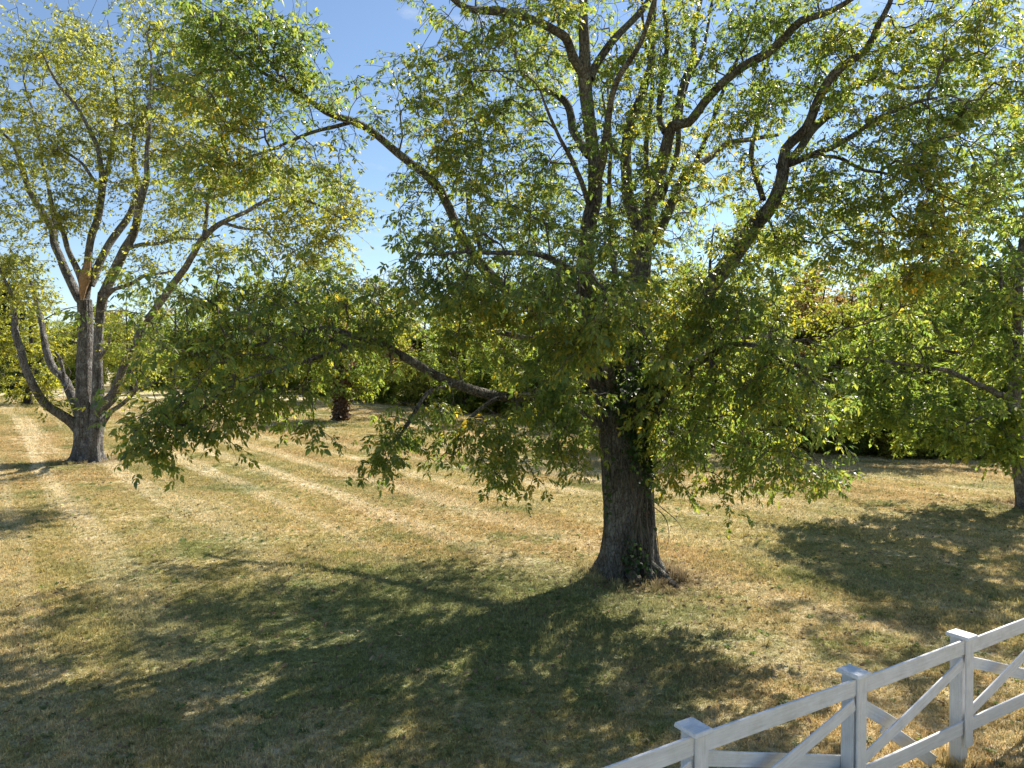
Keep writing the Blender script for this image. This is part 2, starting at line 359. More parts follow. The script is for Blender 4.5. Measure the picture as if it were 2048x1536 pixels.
# ------------------------------------------------------------------ limbs and foliage
def catmull(pts, rad, step):
    pts = np.asarray(pts, float); rad = np.asarray(rad, float)
    p = np.vstack([2 * pts[0] - pts[1], pts, 2 * pts[-1] - pts[-2]])
    op, orr = [], []
    for i in range(len(pts) - 1):
        L = np.linalg.norm(pts[i + 1] - pts[i]); k = max(2, int(math.ceil(L / step)))
        t = np.linspace(0, 1, k, endpoint=False)[:, None]
        a, b, c, d = p[i], p[i + 1], p[i + 2], p[i + 3]
        op.append(0.5 * ((2 * b) + (c - a) * t + (2 * a - 5 * b + 4 * c - d) * t ** 2 + (3 * b - a - 3 * c + d) * t ** 3))
        orr.append(rad[i] + (rad[i + 1] - rad[i]) * t[:, 0])
    op.append(pts[-1:]); orr.append(rad[-1:])
    return np.vstack(op), np.concatenate(orr)
def tube(mb, pts, rad, sides, rng, lump=0.05, flare=0.0, flare_h=0.45, z0=0.0, mat=0):
    pts = np.asarray(pts); n = len(pts)
    tg = np.gradient(pts, axis=0); tg /= np.linalg.norm(tg, axis=1)[:, None] + 1e-9
    u = np.cross(tg[0], [0.3, 1, 0.2]); u /= np.linalg.norm(u)
    U = np.empty((n, 3))
    for i in range(n):
        u = u - tg[i] * np.dot(u, tg[i]); u /= np.linalg.norm(u) + 1e-9; U[i] = u
    V = np.cross(tg, U)
    th = np.linspace(0, 2 * math.pi, sides, endpoint=False)[None, :]
    s = np.concatenate([[0], np.cumsum(np.linalg.norm(np.diff(pts, axis=0), axis=1))])[:, None]
    sr = s / (rad.mean() * 2 + 1e-6)
    f = rng.uniform(0, 6.28, 8)
    m = 1 + lump * (np.sin(2 * th + 0.5 * sr + f[0]) + 0.8 * np.sin(3 * th - 0.8 * sr + f[1]) + 0.7 * np.sin(5 * th + 0.9 * sr + f[2]) * np.sin(0.6 * sr + f[3]) + 0.7 * np.sin(0.9 * sr + f[4]) * np.sin(th + f[5]))
    m = m + rng.normal(0, 0.25 * lump, (n, sides))
    if flare:
        h = np.clip(pts[:, 2:3] - z0, 0, None)
        m = m + flare * np.exp(-h / flare_h) * (0.55 + 0.45 * np.sin(5 * th + f[6]) + 0.25 * np.sin(3 * th + f[7])) + 0.06 * np.sin(7 * th + f[6]) * np.exp(-h / 2.0)
    if sides > 40:
        m = m + 0.016 * np.sign(np.sin(15 * th + 1.2 * np.sin(1.7 * sr + f[0]))) * np.abs(np.sin(15 * th + 1.2 * np.sin(1.7 * sr + f[0]))) ** .5 + 0.012 * np.sin(27 * th - 2.1 * sr + 2 * np.sin(sr + f[1]))
    R = rad[:, None] * m
    vs = pts[:, None, :] + R[..., None] * (np.cos(th)[..., None] * U[:, None, :] + np.sin(th)[..., None] * V[:, None, :])
    vs = vs.reshape(-1, 3)
    a = (np.arange(n - 1)[:, None] * sides + np.arange(sides)[None, :]); b = np.arange(n - 1)[:, None] * sides + (np.arange(sides)[None, :] + 1) % sides
    mb.add(vs, np.stack([a, b, b + sides, a + sides], -1).reshape(-1, 4), mat)
    mb.add(np.vstack([vs[-sides:], pts[-1:] + tg[-1] * rad[-1] * 0.6]), np.stack([np.arange(sides), (np.arange(sides) + 1) % sides, np.full(sides, sides)], -1), mat)
def prisms(mb, A, B, ra, rb, sides=4, mat=0):
    """one tapered prism for every segment A->B"""
    A, B = np.asarray(A, float), np.asarray(B, float); n = len(A)
    if n == 0: return
    d = B - A; d /= np.linalg.norm(d, axis=1)[:, None] + 1e-9
    ref = np.where(np.abs(d[:, 2:3]) > 0.8, np.array([[1.0, 0, 0]]), np.array([[0, 0, 1.0]]))
    u = np.cross(d, ref); u /= np.linalg.norm(u, axis=1)[:, None] + 1e-9; v = np.cross(d, u)
    th = np.arange(sides) * 2 * math.pi / sides
    ring = np.cos(th)[None, :, None] * u[:, None, :] + np.sin(th)[None, :, None] * v[:, None, :]
    vs = np.concatenate([A[:, None] - d[:, None] * np.asarray(ra)[:, None, None] * 0.3 + ring * np.asarray(ra)[:, None, None], B[:, None] + ring * np.asarray(rb)[:, None, None]], 1)
    base = (np.arange(n) * 2 * sides)[:, None]; k = np.arange(sides)[None, :]; k2 = (k + 1) % sides
    mb.add(vs.reshape(-1, 3), np.stack([base + k, base + k2, base + sides + k2, base + sides + k], -1).reshape(-1, 4), mat)

def grow(skel, skel_len, clusters, rng, bf=0.28, step=0.25, r_tip=0.006, zmin=0.0):
    """hang every cluster point on the nearest wood; returns segments with radii and the twig end directions"""
    skel = np.asarray(skel, float); n0 = len(skel)
    cap = n0 + len(clusters) * 40
    N = np.empty((cap, 3)); N[:n0] = skel
    L = np.empty(cap); L[:n0] = skel_len
    par = np.full(cap, -1, int); n = n0
    ok = np.zeros(cap); ok[:n0] = np.where(skel[:, 2] < zmin, 50.0, 0.0)
    # order by distance to the limbs
    dist = np.array([np.sqrt(((skel - c) ** 2).sum(1)).min() for c in clusters])
    ends = np.empty(len(clusters), int)
    for ci in np.argsort(dist):
        c = clusters[ci]
        dd = np.sqrt(((N[:n] - c) ** 2).sum(1)); j = int(np.argmin(dd + bf * L[:n] + ok[:n])); D = dd[j]
        k = max(2, min(38, int(math.ceil(D / step)))); t = np.arange(1, k + 1) / k
        jit = rng.normal(0, 1, 3) * 0.10 * D; up = np.array([0, 0, 0.10 * D])
        bow = np.sin(math.pi * t)[:, None]; b2 = np.sin(2 * math.pi * t)[:, None] * rng.normal(0, 1, 3) * 0.05 * D
        pts = N[j] + (c - N[j]) * t[:, None] + bow * (jit + up) + b2 + rng.normal(0, 0.02, (k, 3)) * (1 - t[:, None])
        N[n:n + k] = pts; par[n] = j; par[n + 1:n + k] = np.arange(n, n + k - 1)
        seg = np.linalg.norm(np.diff(np.vstack([N[j], pts]), axis=0), axis=1); L[n:n + k] = L[j] + np.cumsum(seg)
        n += k; ends[ci] = n - 1
    e = 2.3; acc = np.zeros(n)
    ischild = np.zeros(n, bool); acc_children = np.zeros(n)
    for i in range(n - 1, n0 - 1, -1):
        r = acc_children[i] if acc_children[i] > 0 else r_tip ** e
        acc[i] = r
        acc_children[par[i]] += r
    rad = acc ** (1 / e)
    idx = np.arange(n0, n); pp = par[idx]
    ra = np.where(pp >= n0, np.maximum(rad[pp], 0), rad[idx] * 1.15); ra = np.minimum(ra, rad[idx] * 1.5)
    dirs = N[ends] - N[par[ends]]; dirs /= np.linalg.norm(dirs, axis=1)[:, None] + 1e-9
    return N[pp], N[idx], ra, rad[idx], dirs

def compound_templates(rng, k=8):
    """drooping pinnate leaves of five pointed leaflets, along +X, one unit of stalk"""
    T = []
    prof = [(0, 0), (0.28, 0.19), (0.62, 0.15), (1, 0), (0.62, -0.15), (0.28, -0.19)]
    for _ in range(k):
        vs = []
        bend = rng.uniform(0.15, 0.45)
        sp = [(0.5, 1), (0.5, -1), (0.85, 1), (0.85, -1), (1.0, 0)]
        for (t, s) in sp:
            o = np.array([t, 0, -bend * t * t])
            d = np.array([0.55 if s else 0.8, 0.72 * s, -0.42 if s else -0.55]) + rng.normal(0, 0.17, 3); d /= np.linalg.norm(d)
            nrm = np.array([0.25, 0.25 * s, 1]) + rng.normal(0, 0.3, 3)
            lat = np.cross(d, nrm); lat /= np.linalg.norm(lat); nn = np.cross(lat, d)
            Ln = rng.uniform(0.55, 0.80) * (1.12 if s == 0 else 1); W = rng.uniform(0.9, 1.3)
            o = o + 0.05 * d
            for (a, b) in prof:
                vs.append(o + Ln * (a * d + b * W * lat + nn * (abs(b) * 0.35 - 0.10 * a * a)))
        T.append(np.array(vs))
    return np.array(T)
DIAMOND = np.array([[0, 0, 0], [0.42, 0.24, 0.05], [1, 0, -0.08], [0.42, -0.24, 0.05]])
def rots(yaw, pitch, roll):
    cy, sy, cp, sp, cr, sr = np.cos(yaw), np.sin(yaw), np.cos(pitch), np.sin(pitch), np.cos(roll), np.sin(roll)
    Z = np.zeros_like(yaw); O = np.ones_like(yaw)
    Rz = np.stack([cy, -sy, Z, sy, cy, Z, Z, Z, O], -1).reshape(-1, 3, 3)
    Ry = np.stack([cp, Z, sp, Z, O, Z, -sp, Z, cp], -1).reshape(-1, 3, 3)
    Rx = np.stack([O, Z, Z, Z, cr, -sr, Z, sr, cr], -1).reshape(-1, 3, 3)
    return Rz @ Ry @ Rx
def sprays(cl, dirs, rng, n_sub, n_leaf, sub_len, droop=0.5):
    """side twigs at every cluster and the leaf positions along them"""
    C = len(cl)
    hz = np.interp(cl[:, 2], [4.0, 7.0], [1.0, 0.25])[:, None]
    d = dirs[:, None, :] * 0.7 + rng.normal(0, 0.75, (C, n_sub, 3)); d[..., 2] = d[..., 2] * .75 - droop * hz
    d /= np.linalg.norm(d, axis=-1, keepdims=True)
    L = sub_len * rng.uniform(0.5, 1.25, (C, n_sub, 1))
    mid = cl[:, None] + d * L * 0.55
    d2 = d.copy(); d2[..., 2] -= (0.55 * droop + 0.15) * hz; d2 /= np.linalg.norm(d2, axis=-1, keepdims=True)
    end = mid + d2 * L * 0.45
    t = (np.arange(n_leaf) + rng.uniform(0.2, 0.9, (C, n_sub, n_leaf))) / n_leaf
    t = t[..., None]
    A = cl[:, None, None, :]; Mm = mid[:, :, None, :]; E = end[:, :, None, :]
    p = np.where(t < 0.55, A + (Mm - A) * t / 0.55, Mm + (E - Mm) * (t - 0.55) / 0.45)
    yaw = np.arctan2(d[..., 1], d[..., 0])[..., None] + rng.choice([-1, 1], (C, n_sub, n_leaf)) * rng.uniform(0.3, 1.5, (C, n_sub, n_leaf))
    a0 = np.repeat(cl[:, None], n_sub, 1).reshape(-1, 3)
    return (a0, mid.reshape(-1, 3), end.reshape(-1, 3)), p.reshape(-1, 3), yaw.ravel()
def blob_points(blobs, rng, zmin=1.3, per=1.0):
    """blobs: (x, y, rx, ry, depth, rdepth, count) in photograph pixels plus metres of depth"""
    out = []
    for (x, y, rx, ry, d, rd, k) in blobs:
        k = int(round(k * per)); v = rng.normal(0, 1, (k, 3)); v /= np.linalg.norm(v, axis=1)[:, None]
        v *= np.minimum(np.abs(rng.normal(0.62, 0.36, (k, 1))), 1.45)
        c = P(x, y, d)
        out.append(c + v * np.array([rx * d / FPX, rd, ry * d / FPX]))
    o = np.vstack(out)
    o[:, 2] = np.maximum(o[:, 2], gz(o[:, 0], o[:, 1]) + zmin + rng.uniform(0, 0.5, len(o)))
    return o
LIMB_W = 0.84
def limb_px(spec):
    pts = np.array([P(x, y, d) for (x, y, d, w) in spec]); rad = np.array([0.5 * w * d / FPX for (x, y, d, w) in spec]) * LIMB_W
    return pts, rad

root_trunk = {}
def build_tree(root, limbs, clusters, leafmat, barkmat, rng, leaf, trunk_n=1, zmin=2.0, r_tip=0.006, bf=0.28,
               base=None, flare=(0.35, 0.4), sides=(36, 16), lump=0.045):
    """limbs: list of (part name, points, radii). leaf: dict(kind, size, n_sub, n_leaf, sub_len)"""
    skel, sl = [], []
    for i, (nm, pts, rad) in enumerate(limbs):
        p, r = catmull(pts, rad, 0.16 if i < trunk_n else 0.2)
        # gentle crookedness that grows along a limb
        if i >= trunk_n:
            s = np.linspace(0, 1, len(p))[:, None]; ph = rng.uniform(0, 6.28, 6)
            amp = 0.10 * min(1.0, np.linalg.norm(p[-1] - p[0]) / 6)
            p = p + amp * np.sin(math.pi * s) * np.stack([np.sin(9 * s[:, 0] + ph[0]), np.sin(8 * s[:, 0] + ph[1]), np.sin(10 * s[:, 0] + ph[2])], -1)
            kn = max(3, int(len(p) / 3)); kk = np.cumsum(rng.normal(0, 1, (kn, 3)), 0); kk -= np.linspace(0, 1, kn)[:, None] * kk[-1]
            kx = np.linspace(0, kn - 1, len(p)); kj = np.stack([np.interp(kx, np.arange(kn), kk[:, c]) for c in range(3)], -1)
            p = p + kj * 0.035 * np.minimum(1, 4 * np.minimum(s, 1 - s + .15))
        mb = MB()
        tube(mb, p - np.array(root.location), r, sides[0] if i < trunk_n else sides[1], rng, lump, flare[0] if i < trunk_n else 0, flare[1], (base[2] if base is not None else 0) - root.location[2])
        lo = link(nm, mb.mesh(nm, [barkmat], True), root)
        if i == 0: root_trunk[root.name] = lo
        h = np.concatenate([[0], np.cumsum(np.linalg.norm(np.diff(p, axis=0), axis=1))])
        skel.append(p); sl.append(h * 0.5 + np.linalg.norm(p[0] - (base if base is not None else p[0])) * 0.5)
    A, B, ra, rb, dirs = grow(np.vstack(skel), np.concatenate(sl), clusters, rng, bf=bf, zmin=zmin, r_tip=r_tip)
    (a0, mid, end), pos, yaw = sprays(clusters, dirs, rng, leaf['n_sub'], leaf['n_leaf'], leaf['sub_len'], leaf.get('droop', 0.5))
    off = np.array(root.location)
    mb = MB(); big = rb > 0.016
    prisms(mb, A[big] - off, B[big] - off, ra[big], rb[big], 7); prisms(mb, A[~big] - off, B[~big] - off, ra[~big], rb[~big], 4)
    t = np.full(len(a0), r_tip * 0.75)
    prisms(mb, a0 - off, mid - off, t, t * 0.8, 3); prisms(mb, mid - off, end - off, t * 0.8, t * 0.4, 3)
    tw = link("twigs", mb.mesh("twigs", [leaf.get('twigmat', M['twig'])], True), root); tw["kind"] = "stuff"
    n = len(pos)
    size = leaf['size'] * rng.uniform(0.55, 1.4, n) * np.interp(pos[:, 2], [4.0, 7.5], [1.0, 0.80] if leaf['kind'] == 'compound' else [1, 1])
    extras = []
    if leaf['kind'] == 'compound':
        T = leaf['T']; R = rots(yaw, rng.normal(0, 0.4, n) + np.interp(pos[:, 2], [4, 7], [0.35, 0.02]), rng.normal(0, 0.5, n)); ti = rng.integers(0, len(T), n)
        if leaf.get('singles'):
            x, y, f = proj(pos); dist = np.linalg.norm(pos - np.array([0, 0, CAMH]), axis=1)
            inside = (x > 30) & (x < 2018) & (y > 40) & (y < 1500) & (f > 1)
            score = np.where(inside, size / dist, 0); pick = np.argsort(-score)[:leaf['singles']]
            keep = np.ones(n, bool); keep[pick] = False
            tm = []
            for k in range(len(T)):
                me = mesh_np("leaf", T[k], np.arange(30), np.arange(5) * 6, np.full(5, 6), False, [leafmat]); tm.append(me)
            for i in pick:
                o = link("leaf", tm[ti[i]], root)
                o.matrix_local = Matrix.Translation(Vector(pos[i] - off)) @ Matrix(R[i].tolist()).to_4x4() @ Matrix.Scale(size[i], 4)
            pos, R, ti, size = pos[keep], R[keep], ti[keep], size[keep]; n = len(pos)
        V = np.einsum('nij,nvj->nvi', R, T[ti]) * size[:, None, None] + (pos - off)[:, None, :]
        me = mesh_np("crown", V, np.arange(n * 30), np.arange(n * 5) * 6, np.full(n * 5, 6), False, [leafmat])
    else:
        R = rots(yaw, rng.normal(0.45, 0.5, n), rng.normal(0, 0.7, n))
        V = np.einsum('nij,vj->nvi', R, DIAMOND) * size[:, None, None] + (pos - off)[:, None, :]
        me = mesh_np("crown", V, np.arange(n * 4), np.arange(n) * 4, np.full(n, 4), False, [leafmat])
    cr = link("crown", me, root); cr["kind"] = "stuff"
    return n

rng = np.random.default_rng(7)
# ---------------------------------------------------------------- the big tree in front
TB = TREE_BASE; D0 = float(TB[1])
main = thing("old_tree", "big spreading tree in front, thick vine-clad trunk, low boughs over the shaded lawn", "tree", TB)
def mk(spec): return limb_px(spec)
limbs = []
t1 = np.array([[*P(1243, 1195, D0)], [*P(1242, 1120, D0)], [*P(1241, 1040, D0)], [*P(1238, 950, D0)], [*P(1232, 880, D0)], [*P(1218, 800, D0 - .05)], [*P(1196, 730, D0 - .1)], [*P(1183, 650, D0 - .15)], [*P(1176, 560, D0 - .2)]])
w1 = np.array([74, 68, 66, 70, 66, 50, 42, 38, 37]) * 0.5 * D0 / FPX
limbs.append(("trunk", t1, w1))
t2 = np.array([[*P(1280, 1195, D0 + .1)], [*P(1278, 1120, D0 + .1)], [*P(1277, 1040, D0 + .12)], [*P(1277, 950, D0 + .15)], [*P(1278, 860, D0 + .2)], [*P(1280, 780, D0 + .25)], [*P(1279, 700, D0 + .3)], [*P(1276, 620, D0 + .3)], [*P(1279, 540, D0 + .3)], [*P(1284, 470, D0 + .3)]])
w2 = np.array([66, 60, 60, 60, 60, 60, 54, 47, 44, 42]) * 0.5 * D0 / FPX
limbs.append(("trunk", t2, w2))
d = D0
for spec in [
    # stem going straight up and its forks
    [(1176, 570, d - .2, 37), (1175, 449, d - .3, 36), (1183, 391, d - .35, 35), (1179, 332, d - .4, 33), (1175, 234, d - .5, 31), (1173, 156, d - .6, 30), (1177, 98, d - .7, 25), (1177, 0, d - .8, 22), (1180, -110, d - .9, 16), (1170, -230, d - 1, 9)],
    [(1174, 160, d - .6, 25), (1144, 117, d - .9, 22), (1120, 82, d - 1.2, 20), (1073, 55, d - 1.6, 19), (1034, 39, d - 2, 19), (995, 23, d - 2.3, 18), (956, 20, d - 2.5, 16), (917, 6, d - 2.7, 14), (870, -30, d - 3, 10), (800, -60, d - 3.3, 6)],
    [(1180, 158, d - .6, 22), (1191, 137, d - .5, 20), (1214, 105, d - .4, 18), (1241, 70, d - .2, 16), (1277, 27, d, 15), (1310, -30, d + .2, 11), (1340, -120, d + .4, 6)],
    [(1178, 310, d - .3, 22), (1159, 281, d + .1, 20), (1136, 250, d + .4, 19), (1112, 195, d + .8, 18), (1073, 160, d + 1.2, 16), (1046, 129, d + 1.5, 14), (1027, 86, d + 1.8, 12), (1010, 20, d + 2.2, 8)],
    # centre stem
    [(1284, 480, d + .3, 34), (1265, 410, d + .5, 29), (1257, 332, d + .7, 27), (1261, 254, d + .9, 24), (1277, 176, d + 1.2, 20), (1296, 117, d + 1.4, 18), (1304, 51, d + 1.6, 15), (1310, -60, d + 1.9, 9)],
    [(1257, 340, d + .7, 15), (1249, 325, d + .6, 14), (1226, 297, d + .3, 12), (1212, 250, d + .1, 8), (1205, 190, d, 5)],
    [(1284, 480, d + .3, 36), (1308, 371, d + .1, 30), (1323, 293, d, 27), (1335, 254, d - .1, 25), (1370, 250, d - .3, 22), (1405, 219, d - .5, 21), (1445, 190, d - .8, 20), (1500, 155, d - 1.1, 20), (1545, 125, d - 1.4, 20), (1576, 78, d - 1.6, 19), (1607, 39, d - 1.9, 19), (1666, 16, d - 2.1, 15), (1712, -10, d - 2.3, 11), (1780, -60, d - 2.5, 6)],
    [(1330, 265, d, 16), (1320, 234, d + .2, 15), (1323, 117, d + .4, 12), (1330, 20, d + .6, 9), (1340, -90, d + .7, 5)],
    [(1284, 500, d + .3, 30), (1304, 477, d + .6, 26), (1331, 430, d + 1, 23), (1366, 351, d + 1.5, 20), (1409, 305, d + 2, 16), (1445, 285, d + 2.3, 13), (1498, 281, d + 2.6, 11), (1556, 270, d + 2.9, 8)],
    [(1350, 252, d - .2, 17), (1366, 156, d + .1, 15), (1386, 117, d + .3, 14), (1394, 66, d + .5, 12), (1410, -40, d + .8, 7)],
    # slender upright stems
    [(1288, 470, d + .6, 15), (1302, 320, d + 1.0, 12), (1292, 160, d + 1.3, 9), (1284, -20, d + 1.6, 5)],
    [(1322, 400, d + .3, 15), (1362, 250, d + .9, 12), (1400, 120, d + 1.4, 9), (1432, -30, d + 1.8, 5)],
    [(1372, 370, d + 1.4, 13), (1436, 240, d + 1.2, 10), (1486, 100, d + 1.0, 7), (1520, -30, d + .8, 4)],
    [(1186, 430, d - .3, 14), (1150, 340, d - .9, 11), (1106, 260, d - 1.4, 8), (1080, 180, d - 1.8, 5)],
    [(1526, 400, d - .8, 14), (1508, 300, d - .4, 11), (1524, 180, d - .1, 8), (1562, 50, d + .2, 5)],
    [(1232, 560, d + .2, 15), (1216, 420, d + .9, 12), (1228, 300, d + 1.6, 9), (1214, 160, d + 2.1, 5)],
    [(960, 500, d - .1, 11), (948, 400, d + .3, 9), (960, 300, d + .6, 6), (940, 200, d + .8, 4)],
    # right stem and its forks
    [(1290, 840, d + .2, 50), (1335, 730, d, 44), (1390, 625, d - .2, 42), (1446, 540, d - .4, 40), (1495, 445, d - .6, 38), (1533, 398, d - .8, 34), (1560, 332, d - 1, 30), (1568, 289, d - 1.1, 24), (1611, 254, d - 1.3, 22), (1638, 203, d - 1.5, 20), (1670, 152, d - 1.7, 20), (1732, 105, d - 1.9, 18), (1752, 59, d - 2, 15), (1775, 12, d - 2.2, 12), (1800, -60, d - 2.4, 7)],
    [(1560, 335, d - 1, 24), (1595, 308, d - .8, 20), (1627, 270, d - .7, 18), (1670, 230, d - .6, 17), (1697, 180, d - .5, 16), (1744, 152, d - .4, 16), (1767, 98, d - .4, 13), (1849, 51, d - .6, 11), (1904, 12, d - .8, 9), (1960, -40, d - 1, 5)],
    [(1575, 330, d - .9, 16), (1611, 312, d - 1.2, 14), (1673, 281, d - 1.5, 13), (1724, 250, d - 1.8, 11), (1759, 227, d - 2, 10), (1830, 203, d - 2.4, 7), (1900, 190, d - 2.8, 4)],
    [(1744, 154, d - .4, 12), (1783, 172, d - .2, 10), (1849, 180, d, 8), (1978, 168, d + .3, 5)],
    [(1600, 318, d - 1.1, 10), (1642, 309, d - 1.1, 9), (1681, 309, d - 1.2, 9), (1736, 340, d - 1.3, 8), (1783, 348, d - 1.4, 6), (1860, 380, d - 1.6, 3)],
    # long limb to the upper left
    [(1205, 790, d - .1, 34), (1150, 700, d + .1, 32), (1075, 610, d + .1, 30), (1019, 555, d, 28), (975, 515, d - .1, 25), (929, 461, d - .2, 23), (898, 406, d - .3, 21), (870, 363, d - .4, 20), (800, 312, d - .6, 19), (723, 254, d - .9, 17), (645, 223, d - 1.2, 14), (560, 160, d - 1.5, 10), (480, 110, d - 1.8, 6), (420, 70, d - 2, 3)],
    [(700, 245, d - 1, 10), (620, 270, d - 1.2, 8), (540, 300, d - 1.5, 6), (450, 330, d - 1.8, 3)],
    # low bough reaching left over the lawn
    [(1215, 860, d - .1, 32), (1130, 810, d - .5, 27), (1040, 790, d - .9, 25), (969, 779, d - 1.2, 23), (907, 755, d - 1.5, 22), (826, 719, d - 1.8, 20), (760, 700, d - 2, 18), (712, 690, d - 2.2, 15), (640, 674, d - 2.4, 12), (560, 690, d - 2.6, 9), (480, 700, d - 2.8, 6), (400, 740, d - 3, 4)],
    [(745, 697, d - 2, 15), (705, 692, d - 2.3, 14), (663, 716, d - 2.6, 12), (598, 729, d - 2.9, 10), (532, 748, d - 3.1, 8), (440, 800, d - 3.3, 5), (370, 850, d - 3.4, 3)],
    [(925, 765, d - 1.4, 13), (870, 780, d - 1.8, 12), (835, 815, d - 2.1, 10), (800, 870, d - 2.4, 7), (750, 905, d - 2.6, 4)],
    [(1050, 795, d - .8, 12), (985, 810, d - 1.4, 10), (930, 860, d - 1.8, 8), (905, 910, d - 2, 5)],
    # boughs towards the back, the right and the front
    [(1270, 830, d + .4, 26), (1200, 740, d + 1.8, 22), (1080, 680, d + 3.6, 17), (950, 640, d + 5.2, 11), (850, 620, d + 6.4, 6)],
    [(1285, 800, d + .4, 24), (1380, 720, d + 1.5, 19), (1480, 680, d + 2.8, 13), (1580, 660, d + 4, 7)],
    [(1300, 830, d, 24), (1370, 740, d - .9, 19), (1450, 690, d - 1.7, 15), (1530, 700, d - 2.2, 10), (1600, 760, d - 2.6, 6)],
    [(1225, 780, d - .3, 26), (1205, 690, d - 1.2, 22), (1190, 610, d - 2.2, 17), (1160, 560, d - 3.2, 12), (1120, 520, d - 4, 7)],
    [(1185, 600, d - .3, 20), (1120, 540, d - 1, 16), (1040, 500, d - 1.8, 12), (950, 500, d - 2.4, 8), (880, 510, d - 2.8, 4)],
    [(1190, 380, d - .4, 20), (1230, 250, d - 1.6, 16), (1290, 80, d - 3, 12), (1380, -180, d - 4.2, 7)],
]:
    limbs.append(("limb",) + mk(spec))
